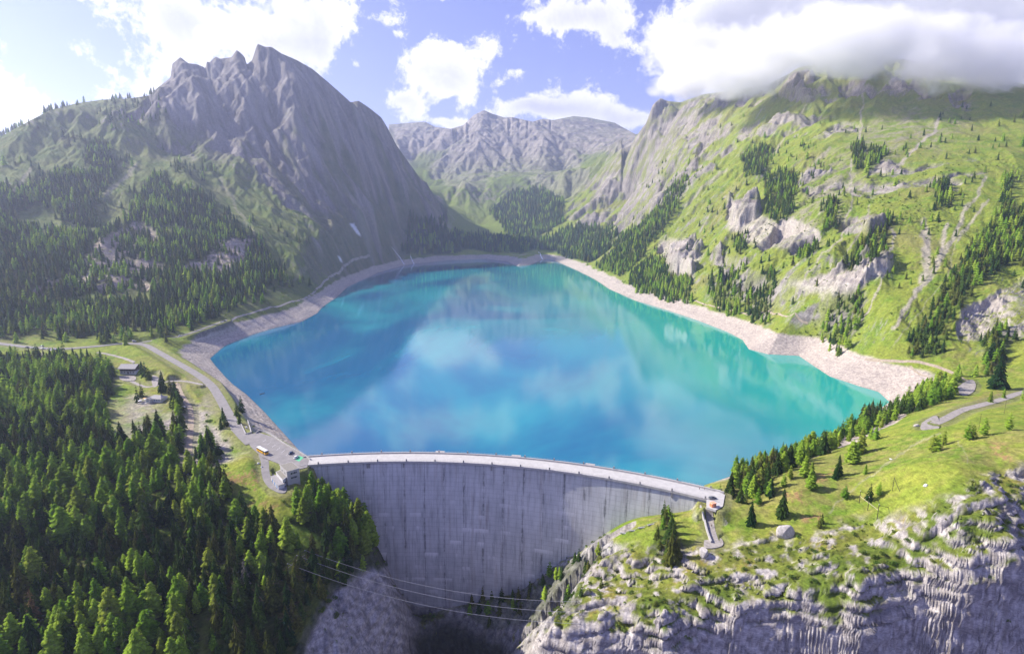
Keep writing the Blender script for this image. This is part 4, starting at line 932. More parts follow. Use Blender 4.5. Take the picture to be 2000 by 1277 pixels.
# scattered conifers over the right-hand mountain and the meadow
sc = RIGHTM*sstep(520, 200, Z)*0.13*(0.3+2.4*sstep(0.0, 0.3, fbm(Xg, Yg, 90, 3, 520)))*(1-shore)*(PXf > 1130); sc = np.clip(sc, 0, 1)
grow('right', 15, (60, 1300, 440, 2300), 8, 15, 0.1, mask=sc)
SINGLE = [(1680,885,17,'larch'),(1701,857,10,'larch'),(1710,858,9,'larch'),(1637,928,13,'spruce'),(1633,935,9,'spruce'),(1664,905,15,'larch'),(1673,888,10,'larch'),(1698,977,10,'spruce'),(1716,967,8,'larch'),(1650,973,8,'larch'),(1570,930,13,'larch'),(1543,935,9,'larch'),(1583,955,12,'larch'),
 (1820,882,11,'larch'),(1830,880,10,'larch'),(1843,868,9,'larch'),(1889,858,11,'larch'),(1899,857,9,'larch'),(1921,850,11,'larch'),(1969,840,11,'larch'),(1934,785,9,'larch'),(1960,777,8,'larch'),(1998,783,12,'larch'),(1528,1008,17,'spruce'),(1467,1025,15,'spruce'),(1600,1030,8,'spruce'),(1605,1022,6,'spruce'),
 (1948,760,30,'spruce'),(1936,700,20,'spruce'),(1955,700,18,'spruce'),(1905,735,12,'larch'),(1870,735,13,'larch'),(1312,1098,17,'spruce'),(1302,1092,13,'spruce'),(1322,1092,13,'spruce'),(1310,1060,15,'spruce'),(1174,1148,8,'spruce'),(1690,925,6,'larch'),(1585,925,8,'larch'),(1530,950,9,'larch'),(1505,970,12,'spruce'),(1480,985,11,'larch'),
 (472,805,15,'spruce'),(463,812,12,'spruce'),(468,828,10,'spruce'),(436,820,11,'spruce'),(440,832,12,'spruce'),(432,838,10,'spruce'),(278,732,14,'spruce'),(284,735,16,'spruce'),(291,742,15,'spruce'),(318,765,20,'spruce'),(333,770,18,'spruce'),(345,785,19,'spruce'),(350,800,17,'spruce'),(340,795,18,'spruce'),(269,785,16,'spruce'),(277,775,15,'spruce'),(130,668,13,'larch')]
for sx, sy, sh, kd in SINGLE:
    p = on(sx, sy)
    if p is not None: TREES.append((p[0], p[1], p[2]-0.15, sh, kd, 'single'))
# bushes
BUSH = []
def bushes(mask, s, box, lo, hi, region):
    x, y = lattice(*box, s); ok = (rng.random(x.shape) < samp(mask, x, y)) & free_mask(x, y); x, y = x[ok], y[ok]; z = samp(Z, x, y)
    for k in range(len(x)): BUSH.append((x[k], y[k], z[k]-0.2, rng.uniform(lo, hi), 'bush', region))
bm_r = RROCK*(1-0.7*rmix)*(0.28+0.6*sstep(0.1, 0.4, fbm(Xg, Yg, 35, 3, 530)))*(Tg > 0.05); bushes(bm_r, 2.5, (20, 380, 175, 330), 0.7, 2.6, 'ledge')
bm_l = FORE*(Tg < -0.12)*np.clip(1-FD['near'], 0, 1)*(1-shore)*(0.05+0.5*sstep(0.05, 0.35, fbm(Xg, Yg, 28, 3, 540)))*(PYf > 790)*(PXf > 395); bushes(bm_l, 4.2, (-330, -60, 200, 460), 1.4, 3.6, 'left')
bm_n = FD['near']*0.5; bushes(bm_n, 5.0, (-520, -40, 180, 500), 1.5, 4.0, 'left')
bm_g = GORGE*sstep(0.45, 0.7, nz)*(0.15+0.5*sstep(0.0, 0.3, fbm(Xg, Yg, 18, 3, 550))); bushes(bm_g, 4.0, (-140, 110, 190, 345), 1.2, 3.2, 'gorge')
bm_m = RIGHTM*sstep(330, 120, Z)*(1-shore)*(0.05+0.7*sstep(0.05, 0.35, fbm(Xg, Yg, 70, 4, 560))); bushes(bm_m, 7.5, (100, 1100, 450, 1700), 2.0, 4.5, 'slope')
bm_k = LEFTM*sstep(230, 90, Z)*(1-shore)*0.3*(1-FD['left']); bushes(bm_k, 10, (-1500, -100, 620, 2300), 2.5, 5, 'farslope')
print('trees', len(TREES), 'bushes', len(BUSH))
# what shows largest
def seen_size(t):
    x, y, z, h = t[:4]; u, v = to_px(x, y, z+h*0.8); Yc = y*cP-(z-HC)*sP
    if not (-20 < u < 2020 and -10 < v < 1330): return 0
    i, j = gi(x, y); i = int(min(max(i, 1), NYR-2)); j = int(min(max(j, 1), NXC-2))
    if (z+h*0.75-HC)/y < HOR[i-1, j]: return 0
    if y > DCY and abs(x) < 160 and v > 900 and y > 300 and x > -135 and x < 118 and y > DCY+math.sqrt(max(DR*DR-(x-DCX)**2, 0)): return 0
    return h*FPX/Yc
def label_conifer(t, kind):
    x, y, z, h, _, reg = t; u, v = to_px(x, y, z)
    a = ('tall ' if h > 15.5 else 'mid-sized ' if h > 11 else 'small ')+('dark green spruce' if kind == 'spruce' else 'light green larch')
    G = lambda p: (a+' '+p, a.replace('spruce', 'spruces').replace('larch', 'larches')+' '+p)
    if reg == 'near' and u <= 585:
        if v > 1180: return G('in the front edge of the forest, '+('bottom left corner' if u < 160 else 'left of the rocky gully' if u < 360 else 'beside the gorge'))
        if v > 1040: return G('in the middle of the forest '+('at the left edge' if u < 160 else 'left of the clearing strip' if u < 360 else 'near the timber poles'))
        if v > 900: return G('in the forest '+('at the far left, below the valley road' if u < 160 else 'beneath the restaurant meadow' if u < 360 else 'below the parking place'))
        return G('in the forest '+('below the parked roadside cars' if u < 150 else 'beside the chalet meadow' if u < 262 else 'around the restaurant and dirt track'))
    if reg == 'near':
        if u > 585: return a+' on the steep bank below the left end of the dam', kind+' trees on the bank below the left end of the dam'
        if v < 900: return a+' in the forest near the chalet and the restaurant', kind+' trees in the forest near the chalet'
        return a+' in the dense forest left of the gorge', kind+' trees in the forest left of the gorge'
    if reg == 'row': return a+' in the tree belt between lake and right meadow', kind+' trees in the belt between lake and meadow'
    if reg == 'right': return a+' on the green slope above the right lake shore', kind+' trees on the slope above the right shore'
    if reg == 'left' or reg == 'leftsparse': return a+' on the hazy mountainside above the valley road', kind+' trees on the mountainside above the valley road'
    if reg == 'abut': return a+' on the rocks below the right end of the dam', kind+' trees on rocks below the right end of the dam'
    if reg == 'far': return a+' in the wood at the far end of the lake', kind+' trees at the far end of the lake'
    if u < 1000: return a+' beside the road and houses left of the lake', kind+' trees beside the road left of the lake'
    if v > 990: return a+' standing among the rock ledges below the meadow', kind+' trees among the rock ledges'
    return a+' standing alone on the open right meadow', kind+' trees standing alone on the right meadow'
def place_kind(lst, kind, crowns, trunks, n_ind, name, cat, labeler, massname, massmat, masslabel):
    sz = np.array([seen_size(t) for t in lst]); order = np.argsort(-sz); ind = [i for i in order[:n_ind] if sz[i] > 0]; rest = [i for i in range(len(lst)) if i not in set(ind)]
    q = random.Random(5)
    protos = []
    for k, c in enumerate(crowns):
        e = bpy.data.objects.new(name, None); a = bpy.data.objects.new('crown', c); b = bpy.data.objects.new('stem' if kind == 'bush' else 'trunk', trunks[k % len(trunks)]); protos.append((e, a, b))
    for n_, i in enumerate(ind):
        x, y, z, h = lst[i][:4]; pe, pa_, pb_ = protos[q.randrange(len(protos))]
        e = pe.copy(); a = pa_.copy(); b = pb_.copy(); a.parent = e; b.parent = e
        for o_ in (e, a, b): COL.objects.link(o_)
        e.location = (x, y, z); wv = q.uniform(.85, 1.25); e.scale = (h*wv, h*wv, h) if kind != 'bush' else (h*q.uniform(.9, 1.4), h*q.uniform(.9, 1.4), h); e.rotation_euler = (q.uniform(-.03, .03), q.uniform(-.03, .03), q.uniform(0, 6.28))
        lb, gp = labeler(lst[i]); tag(e, lb, cat, gp)
    # everything smaller: one mesh
    Vs = []; Fs = []; Cs = []; off = 0
    if kind == 'bush': LO = [[bush_geo(60, 70+k) for k in range(4)], [bush_geo(22, 80+k) for k in range(4)]]
    else:
        r0 = (.22, .19, .245) if kind == 'spruce' else (.265, .225, .29)
        LO = [[crown_geo(r, kind, 12, 7, 60+k) for k, r in enumerate(r0)], [crown_low(r, kind, 5, 8, 64+k) for k, r in enumerate(r0)]]
    for i in rest:
        x, y, z, h = lst[i][:4]
        if sz[i] == 0 and y > 700: 
            if q.random() < 0.5: continue
        lod = 0 if (h*FPX/max(y, 50) > (30 if kind != 'bush' else 9) and sz[i] > 0) else 1
        V, F = LO[lod][q.randrange(len(LO[lod]))]; a = q.uniform(0, 6.28); ca, sa = math.cos(a), math.sin(a); wv = h*q.uniform(.85, 1.25)
        P_ = np.empty_like(V); P_[:,0] = (V[:,0]*ca-V[:,1]*sa)*wv+x; P_[:,1] = (V[:,0]*sa+V[:,1]*ca)*wv+y; P_[:,2] = V[:,2]*h+z
        Vs.append(P_); Fs.append(F+off); off += len(V); Cs.append(np.tile(np.array([[q.random(), q.random(), 0, 1]], np.float32), (len(V), 1)))
    if Vs:
        V = np.concatenate(Vs); F = np.concatenate(Fs); Cc = np.concatenate(Cs); me = bpy.data.meshes.new(massname)
        me.vertices.add(len(V)); me.vertices.foreach_set('co', V.astype(np.float32).ravel()); me.loops.add(len(F)*3); me.loops.foreach_set('vertex_index', F.astype(np.int32).ravel())
        me.polygons.add(len(F)); me.polygons.foreach_set('loop_start', np.arange(len(F), dtype=np.int32)*3); me.polygons.foreach_set('loop_total', np.full(len(F), 3, np.int32)); me.update()
        at = me.color_attributes.new('Col', 'FLOAT_COLOR', 'POINT'); at.data.foreach_set('color', Cc.ravel()); me.materials.append(MATS[massmat]); o_ = link(massname, me); tag(o_, masslabel, cat, None, 'stuff')
        print(massname, len(rest), 'tris', len(F))
place_kind([t for t in TREES if t[4] == 'spruce'], 'spruce', SPC, TRK, 300, 'spruce_tree', 'spruce', lambda t: label_conifer(t, 'spruce'), 'spruce_forest', 'spruce_mass', 'dark spruce woods over the farther slopes and shores')
place_kind([t for t in TREES if t[4] == 'larch'], 'larch', LAC, TRK, 300, 'larch_tree', 'larch', lambda t: label_conifer(t, 'larch'), 'larch_forest', 'larch_mass', 'light green larch woods over the farther slopes and shores')
def label_bush(t):
    u, v = to_px(*t[:3]); reg = t[5]
    if reg == 'ledge': return 'low green bush growing on the pale rock ledges', 'bushes on the rock ledges below the meadow'
    if reg == 'gorge': return 'low green bush clinging to the gorge wall', 'bushes on the gorge walls'
    if reg == 'slope' or reg == 'farslope': return 'rounded green bush on the mountain slope', 'bushes on the mountain slopes'
    return 'leafy green bush between forest, road and parking place', 'bushes between forest, road and parking place'
place_kind(BUSH, 'bush', BUC, [BST], 280, 'leafy_bush', 'bush', label_bush, 'shrubbery', 'bush_mass', 'low green scrub over slopes and ledges')

# two dead or dying spruces that stand out of the forest
foliage_mat('dry_needles', (0.16, 0.10, 0.045), (0.20, 0.135, 0.06)); foliage_mat('grey_twigs', (0.17, 0.16, 0.15), (0.22, 0.20, 0.19))
for (sx, sy, sh, mt, whorls, lb) in [(68,1215,17,'dry_needles',15,'brown dying spruce standing out of the green forest at bottom left'),(480,1140,15,'grey_twigs',11,'bare grey dead spruce among dark trees near the timber poles'),(283,985,17,'dry_needles',17,'olive brown spruce with ragged crown below the restaurant meadow')]:
    p = on(sx, sy)
    if p is None: continue
    e = empty('dead_spruce', (p[0], p[1], p[2]-0.2)); tag(e, lb, 'spruce'); e.scale = (sh, sh, sh)
    c = link('crown', mesh_from('dead_crown', *crown_geo(0.17, 'spruce', whorls, 7, 200+sx), mt), e); t_ = link('trunk', TRK[0], e)
# ================================================================ BUILT THINGS
simple_mat('concrete_pale', (0.42,0.405,0.385), 0.85, 0.25, 0.14, 0.5, 0.2)
simple_mat('concrete_grey', (0.27,0.265,0.26), 0.9, 0.2, 0.22, 0.6, 0.3)
simple_mat('wall_white', (0.62,0.61,0.59), 0.8, 0.2, 0.07, 1.2)
simple_mat('timber_dark', (0.055,0.032,0.024), 0.8, 0.2, 0.35, 2.5, 0.3)
simple_mat('timber_pole', (0.07,0.055,0.045), 0.9, 0.1, 0.3, 3.0)
simple_mat('timber_light', (0.42,0.36,0.27), 0.8, 0.2, 0.2, 3.0)
simple_mat('roof_grey', (0.30,0.285,0.28), 0.7, 0.3, 0.22, 1.5, 0.3)
simple_mat('roof_gravel', (0.25,0.235,0.20), 0.95, 0.1, 0.25, 2.5, 0.3)
simple_mat('metal_dark', (0.09,0.09,0.095), 0.5, 0.5, 0.15, 3.0, 0, 0.6)
simple_mat('metal_grey', (0.35,0.35,0.36), 0.45, 0.5, 0.12, 3.0, 0, 0.7)
simple_mat('glass_dark', (0.03,0.04,0.05), 0.08, 0.6, 0.1, 2.0)
simple_mat('glass_blue', (0.10,0.22,0.35), 0.15, 0.6, 0.1, 2.0)
simple_mat('paint_blue', (0.12,0.25,0.48), 0.5, 0.4, 0.1, 2.0)
simple_mat('bus_yellow', (0.80,0.42,0.015), 0.3, 0.5, 0.05, 2.0)
simple_mat('paint_white', (0.80,0.80,0.80), 0.3, 0.5, 0.04, 2.0)
simple_mat('paint_black', (0.02,0.022,0.028), 0.25, 0.5, 0.1, 2.0)
simple_mat('paint_grey', (0.16,0.17,0.19), 0.28, 0.5, 0.08, 2.0)
simple_mat('paint_bluecar', (0.03,0.06,0.13), 0.28, 0.5, 0.08, 2.0)
simple_mat('paint_green', (0.10,0.48,0.24), 0.8, 0.3, 0.15, 1.0)
simple_mat('paint_orange', (0.70,0.22,0.09), 0.6, 0.3, 0.1, 2.0)
simple_mat('paint_orange_pale', (0.80,0.38,0.24), 0.6, 0.3, 0.1, 2.0)
simple_mat('rubber', (0.02,0.02,0.02), 0.9, 0.2, 0.2, 4.0)
simple_mat('lamp_glass', (0.6,0.5,0.4), 0.2, 0.5, 0.1, 4.0)
simple_mat('log_wood', (0.30,0.17,0.11), 0.9, 0.1, 0.3, 2.0)
simple_mat('limestone', (0.42,0.39,0.365), 0.95, 0.1, 0.3, 0.9, 0.6)
simple_mat('cloth_dark', (0.03,0.03,0.045), 0.9, 0.1, 0.2, 4.0); simple_mat('cloth_red', (0.35,0.06,0.05), 0.9, 0.1, 0.2, 4.0); simple_mat('cloth_blue', (0.07,0.13,0.3), 0.9, 0.1, 0.2, 4.0)
simple_mat('skin', (0.45,0.28,0.2), 0.6, 0.3, 0.08, 4.0); simple_mat('hair', (0.05,0.03,0.02), 0.8, 0.2, 0.2, 8.0)
simple_mat('canvas_cream', (0.70,0.62,0.42), 0.9, 0.1, 0.1, 2.0)
class MB:
    def __init__(s): s.bm = bmesh.new()
    def box(s, c, d, rz=0.0, taper=1.0):
        r = bmesh.ops.create_cube(s.bm, size=1)
        for v in r['verts']:
            k = taper if v.co.z > 0 else 1
            x, y = v.co.x*d[0]*k, v.co.y*d[1]*k; v.co = Vector((c[0]+x*math.cos(rz)-y*math.sin(rz), c[1]+x*math.sin(rz)+y*math.cos(rz), c[2]+v.co.z*d[2]))
        return s
    def bar(s, a, b, r, n=6, r2=None):
        a, b = Vector(a), Vector(b); d = (b-a); L = d.length
        if L < 1e-6: return s
        q = d.to_track_quat('Z', 'Y'); ra = []; rb = []
        for k in range(n):
            o = Vector((math.cos(6.283*k/n), math.sin(6.283*k/n), 0)); ra.append(s.bm.verts.new(a+q@(o*r))); rb.append(s.bm.verts.new(b+q@(o*(r2 if r2 is not None else r))))
        for k in range(n): s.bm.faces.new((ra[k], ra[(k+1) % n], rb[(k+1) % n], rb[k]))
        s.bm.faces.new(ra[::-1]); s.bm.faces.new(rb); return s
    def prism(s, poly, z0, z1):
        a = [s.bm.verts.new((p[0], p[1], z0)) for p in poly]; b = [s.bm.verts.new((p[0], p[1], z1)) for p in poly]; n = len(poly)
        s.bm.faces.new(a[::-1]); s.bm.faces.new(b)
        for k in range(n): s.bm.faces.new((a[k], a[(k+1) % n], b[(k+1) % n], b[k]))
        return s
    def mesh(s, V, F):
        vs = [s.bm.verts.new(v) for v in V]
        for f in F: s.bm.faces.new([vs[k] for k in f])
        return s
    def bevel(s, w, seg=2):
        bmesh.ops.bevel(s.bm, geom=s.bm.edges[:], offset=w, segments=seg, affect='EDGES', clamp_overlap=True); return s
    def build(s, name, mat, parent=None, smooth=False):
        bmesh.ops.recalc_face_normals(s.bm, faces=s.bm.faces[:]); me = bpy.data.meshes.new(name); s.bm.to_mesh(me); s.bm.free(); me.materials.append(MATS[mat])
        if smooth: me.shade_smooth()
        o = link(name, me, parent)
        if parent is not None: KIDS.setdefault(parent.name, []).append(o)
        return o
# ---- the dam ------------------------------------------------------------
m, g = new_mat('dam_concrete'); at = g.n('ShaderNodeUVMap', uv_map='UVMap'); sp = g.n('ShaderNodeSeparateXYZ'); g.l(at.outputs[0], sp.inputs[0]); U, V_ = sp.outputs[0], sp.outputs[1]
def vec(x, y, z=0.0):
    c = g.n('ShaderNodeCombineXYZ')
    for k, q in enumerate((x, y, z)):
        if isinstance(q, (int, float)): c.inputs[k].default_value = q
        else: g.l(q, c.inputs[k])
    return c.outputs[0]
mu = lambda a, b: g.math('MULTIPLY', a, b)
ad = lambda a, b: g.math('ADD', a, b)
streak = g.noise(vec(mu(U, 0.5), mu(V_, 0.035)), 1.0, 6, 0.7); streak2 = g.noise(vec(mu(U, 0.25), mu(V_, 0.02), 5.0), 1.0, 5, 0.6); blotch = g.noise(vec(mu(U, 0.05), mu(V_, 0.05), 9.0), 1.0, 6, 0.62)
base = g.mix(g.ramp(blotch, 0.3, 0.7), (0.45,0.455,0.455), (0.58,0.58,0.575))
base = g.mix(mu(g.ramp(streak, 0.45, 0.7), 0.55), base, (0.16,0.16,0.165))
base = g.mix(mu(g.ramp(g.noise(vec(mu(U, 0.6), mu(V_, 0.03), 15.0), 1.0, 6, 0.7), 0.55, 0.72), 0.6), base, (0.5,0.49,0.48))
base = g.mix(mu(g.ramp(streak2, 0.52, 0.7), 0.35), base, (0.30,0.235,0.19))
# vertical block joints every 13 m, their seepage stains and lime runs
jn = g.noise(vec(0.0, mu(V_, 0.12), 3.0), 1.0, 3, 0.6)
ju = ad(mu(U, 1/13.0), mu(g.math('SUBTRACT', jn, 0.5), 0.012)); jf = g.math('ABSOLUTE', g.math('SUBTRACT', g.math('FRACT', ju), 0.5)); jd = g.math('SUBTRACT', 0.5, jf)      # 0 at the joint, in blocks
jid = g.math('FLOOR', ad(ju, 0.5)); jnoise = g.noise(vec(mu(jid, 7.7), mu(V_, 0.045), 1.0), 1.0, 4, 0.7); jdet = g.noise(vec(mu(U, 1.4), mu(V_, 0.14), 2.0), 1.0, 5, 0.7)
wet = mu(g.ramp(jd, 0.11, 0.0), g.ramp(ad(jnoise, mu(g.math('SUBTRACT', jdet, 0.5), 0.8)), 0.42, 0.58))
base = g.mix(mu(wet, 0.75), base, (0.085,0.088,0.09))
limes = mu(g.ramp(jd, 0.06, 0.01), g.ramp(ad(g.noise(vec(mu(jid, 3.1), mu(V_, 0.06), 8.0), 1.0, 4, 0.7), mu(g.math('SUBTRACT', jdet, 0.5), 1.0)), 0.44, 0.58))
base = g.mix(mu(limes, 0.9), base, (0.78,0.77,0.76))
base = g.mix(mu(g.ramp(jd, 0.022, 0.006), 0.75), base, (0.12,0.12,0.12))
# lift lines every 3 m
lf = g.math('ABSOLUTE', g.math('SUBTRACT', g.math('FRACT', mu(V_, 1/3.0)), 0.5)); base = g.mix(mu(g.ramp(lf, 0.45, 0.5), 0.45), base, (0.16,0.16,0.16))
# shutter boards
bd = g.math('FRACT', mu(U, 1/1.4)); base = g.mix(mu(g.ramp(bd, 0.92, 1.0), 0.15), base, (0.18,0.18,0.18))
# horizontal seepage with lime aprons lower down
hn = g.noise(vec(mu(U, 0.09), mu(g.math('FLOOR', mu(V_, 1/9.0)), 3.3), 4.0), 1.0, 3, 0.6); vf = g.math('FRACT', mu(V_, 1/9.0)); runs = g.noise(vec(mu(U, 1.6), mu(V_, 0.05), 7.0), 1.0, 5, 0.75)
apr = mu(mu(g.ramp(hn, 0.52, 0.60), g.ramp(ad(vf, mu(g.math('SUBTRACT', runs, 0.5), 1.5)), 0.55, 0.95)), g.ramp(V_, 6.0, -30.0))
base = g.mix(mu(apr, 0.8), base, (0.72,0.71,0.70))
base = g.mix(mu(g.ramp(ad(V_, mu(g.math('SUBTRACT', blotch, 0.5), 60)), -45, -90), 0.45), base, (0.15,0.16,0.16))  # lower face darkened: shade painted into the concrete
hgt = ad(mu(streak, 0.5), mu(g.ramp(jd, 0.012, 0.0), -1.5)); principled(g, base, 0.9, 0.2, bump(g, hgt, 0.4, 0.15)); MATS['dam_concrete'] = m
dam = empty('arch_dam', (0, 0, 0)); tag(dam, 'tall curved grey concrete dam with a pale road along its crest, holding back the lake', 'dam')
def arc_pts(a0, a1, n, r): return [(DCX+r*math.cos(a0+(a1-a0)*k/n), DCY+r*math.sin(a0+(a1-a0)*k/n)) for k in range(n+1)]
NA, NZd = 140, 44; A0, A1 = DA0+0.012, DA1-0.004
bm = bmesh.new(); uvl = bm.loops.layers.uv.new('UVMap'); G = []
for k in range(NZd+1):
    z = 15.2-132*k/NZd; G.append([(bm.verts.new((DCX+face_r(z)*math.cos(A0+(A1-A0)*q/NA), DCY+face_r(z)*math.sin(A0+(A1-A0)*q/NA), z)), (A0-(A0+(A1-A0)*q/NA))*DR, z) for q in range(NA+1)])
for k in range(NZd):
    for q in range(NA):
        c4 = (G[k][q], G[k+1][q], G[k+1][q+1], G[k][q+1]); f = bm.faces.new([c[0] for c in c4]); f.smooth = True
        for lp, c in zip(f.loops, c4): lp[uvl].uv = (c[1], c[2])
# upstream face and the closed top and ends
UP = []
for k in range(6):
    z = 15.2-132*k/5; UP.append([(bm.verts.new((DCX+(DR+DECK-0.8+4*k/5)*math.cos(A0+(A1-A0)*q/NA), DCY+(DR+DECK-0.8+4*k/5)*math.sin(A0+(A1-A0)*q/NA), z)), (A0-(A0+(A1-A0)*q/NA))*DR, z) for q in range(NA+1)])
for k in range(5):
    for q in range(NA):
        c4 = (UP[k][q], UP[k][q+1], UP[k+1][q+1], UP[k+1][q]); f = bm.faces.new([c[0] for c in c4]); f.smooth = True
        for lp, c in zip(f.loops, c4): lp[uvl].uv = (c[1], c[2])
for q in range(NA): bm.faces.new((G[0][q][0], G[0][q+1][0], UP[0][q+1][0], UP[0][q][0]))
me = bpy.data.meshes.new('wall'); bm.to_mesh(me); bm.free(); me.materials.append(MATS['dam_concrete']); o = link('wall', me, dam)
def arc_strip(name, r0, r1, z0, z1, mat, parent, a0=A0, a1=A1, n=120):
    bm = bmesh.new(); R4 = []
    for k in range(n+1):
        a = a0+(a1-a0)*k/n; c, s_ = math.cos(a), math.sin(a)
        R4.append([bm.verts.new((DCX+r*c, DCY+r*s_, z)) for r, z in ((r0, z0), (r1, z0), (r1, z1), (r0, z1))])
    for k in range(n):
        for e in range(4): bm.faces.new((R4[k][e], R4[k][(e+1) % 4], R4[k+1][(e+1) % 4], R4[k+1][e]))
    bm.faces.new(R4[0]); bm.faces.new(R4[-1][::-1]); bmesh.ops.recalc_face_normals(bm, faces=bm.faces[:]); me = bpy.data.meshes.new(name); bm.to_mesh(me); bm.free(); me.materials.append(MATS[mat]); return link(name, me, parent)
road_ = arc_strip('crest_road', DR-0.6, DR+DECK-0.2, 15.25, 16.0, 'deck', dam, DA0+0.004, DA1+0.002)
arc_strip('cornice', DR-1.1, DR-0.55, 14.9, 16.25, 'concrete_pale', dam)
arc_strip('parapet', DR+DECK-1.5, DR+DECK-0.9, 16.0, 16.75, 'concrete_pale', dam)
arc_strip('walkway', DR+DECK-0.9, DR+DECK+0.7, 15.3, 16.25, 'concrete_pale', dam, DA0+0.004, DA1+0.002)
arc_strip('gutter', DR+DECK-2.1, DR+DECK-1.55, 15.9, 16.03, 'concrete_grey', dam)
def railing(name, r, z, h, step, parent):
    b = MB(); n = int(abs(A1-A0)*r/step); pr = None
    for k in range(n+1):
        a = A0+(A1-A0)*k/n; p = Vector((DCX+r*math.cos(a), DCY+r*math.sin(a), z)); b.bar(p, p+Vector((0, 0, h)), 0.035, 4)
        if pr is not None:
            for hh in (h, h*0.55): b.bar(pr+Vector((0, 0, hh)), p+Vector((0, 0, hh)), 0.03, 4)
        pr = p
    return b.build(name, 'metal_grey', parent)
railing('railing', DR-0.85, 16.25, 1.05, 2.2, dam); railing('railing', DR+DECK+0.55, 16.25, 1.05, 2.2, dam)
for k in range(14):
    a = A0+(A1-A0)*(k+0.6)/14; c, s_ = math.cos(a), math.sin(a)
    MB().box((DCX+(DR-0.85)*c, DCY+(DR-0.85)*s_, 16.95), (0.7, 0.7, 1.5), a).build('post', 'concrete_grey', dam)
    MB().box((DCX+(DR+DECK+0.2)*c, DCY+(DR+DECK+0.2)*s_, 17.0), (0.8, 0.7, 1.5), a+.03).build('post', 'concrete_grey', dam)
for fr in (0.33, 0.52, 0.70):
    a = A0+(A1-A0)*fr; c, s_ = math.cos(a), math.sin(a); b = MB().box((DCX+(DR+DECK+1.7)*c, DCY+(DR+DECK+1.7)*s_, 16.05), (2.2, 6.0, 0.4), a)
    bl = b.build('balcony', 'concrete_pale', dam)
for fr in (0.16, 0.165, 0.25, 0.47, 0.9):
    a = A0+(A1-A0)*fr; c, s_ = math.cos(a), math.sin(a); rr_ = face_r(13)-0.35; MB().box((DCX+rr_*c, DCY+rr_*s_, 13.2), (0.9, 0.8, 2.6), a).build('bracket', 'concrete_grey', dam)
a = A0+(A1-A0)*0.875; rr_ = face_r(2); MB().box((DCX+rr_*math.cos(a), DCY+rr_*math.sin(a), -1.5), (0.5, 1.6, 2.4), a).build('door', 'metal_dark', dam)
# ---- control house and garages at the left end -------------------------------
def q4(l, z): return [PZ(x, y, z)[:2] for x, y in l]
def lerp2(a, b, t): return (a[0]+(b[0]-a[0])*t, a[1]+(b[1]-a[1])*t)
def wall_window(parent, a, b, t, z, w, h, mat='glass_dark', name='window', out=0.06):
    """a framed window on the wall from a to b (outward to the right of a->b)"""
    d = Vector((b[0]-a[0], b[1]-a[1], 0)); L = d.length; d /= L; nrm = Vector((d.y, -d.x, 0)); rz = math.atan2(d.y, d.x); c = Vector((a[0], a[1], z))+d*(L*t)+nrm*out*0.5
    f = MB(); 
    for sx in (-1, 1): f.box(c+d*sx*(w/2+0.05)+nrm*0.03, (0.1, out+0.06, h+0.2), rz)
    for sz in (-1, 1): f.box(c+Vector((0, 0, sz*(h/2+0.05)))+nrm*0.03, (w, out+0.06, 0.1), rz)
    wo_ = MB().box(c, (w, out, h), rz).build(name, mat, parent); f.build('frame', 'concrete_pale', wo_); return wo_
def building(name, label, cat, roof_px, zr, zb, wall='concrete_pale', roof='roof_gravel', rim=0.25, over=0.35):
    R_ = q4(roof_px, zr); cx = sum(p[0] for p in R_)/4; cy = sum(p[1] for p in R_)/4
    e = empty(name, (cx, cy, zb)); L = [(p[0]-cx, p[1]-cy) for p in R_]; tag(e, label, cat); H_ = zr-zb
    sh = lambda k: [(p[0]*k, p[1]*k) for p in L]
    MB().prism(sh(0.94), -2.0, H_-0.35).build('wall', wall, e)
    rf = MB().prism(sh(1.0), H_-0.35, H_).build('roof', wall if roof != 'roof_grey' else roof, e)
    MB().prism(sh(0.93), H_-0.01, H_+0.05).build('gravel', roof, rf)
    return e, sh(0.94), H_
ch, L, H_ = building('control_house', 'square two-storey concrete house with flat gravel roof at the left end of the dam', 'building', [(545.6,907.6),(569.9,901.3),(585.5,913.5),(559.7,921)], 21.5, 12.5)
for t in (0.36, 0.62):
    for zz in (H_-2.2, H_-5.0): wall_window(ch, L[3], L[2], t, zz, 1.0, 1.1); wall_window(ch, L[3], L[2], t+0.13, zz, 0.5, 1.1)
for t in (0.3, 0.7): wall_window(ch, L[0], L[3], t, H_-2.2, 1.0, 1.0)
MB().box((L[2][0]*0.97, L[2][1]*0.97, H_-3), (0.2, 0.2, 6)).build('drainpipe', 'metal_dark', ch)
an, L, H_ = building('annex', 'small white stepped block between the control house and the garages', 'building', [(538.4,921.5),(549,916.5),(560.5,930),(552,937)], 17.6, 12.4, 'wall_white', 'roof_gravel')
wall_window(an, L[3], L[2], 0.5, H_-3.0, 1.0, 1.0); wall_window(an, L[0], L[3], 0.3, H_-2.4, 0.8, 1.0); wall_window(an, L[0], L[3], 0.72, H_-2.4, 0.8, 1.0)
ga_, L, H_ = building('garage', 'long low white garage with blue doors, lowest building beside the dam', 'garage', [(528.4,929.5),(538.6,926.7),(556.0,944.2),(543.3,948.2)], 15.6, 12.5, 'wall_white', 'roof_grey')
for t in (0.22, 0.52, 0.82): wall_window(ga_, L[0], L[3], t, 1.35, 2.1, 2.2, 'paint_blue', 'garage_door')
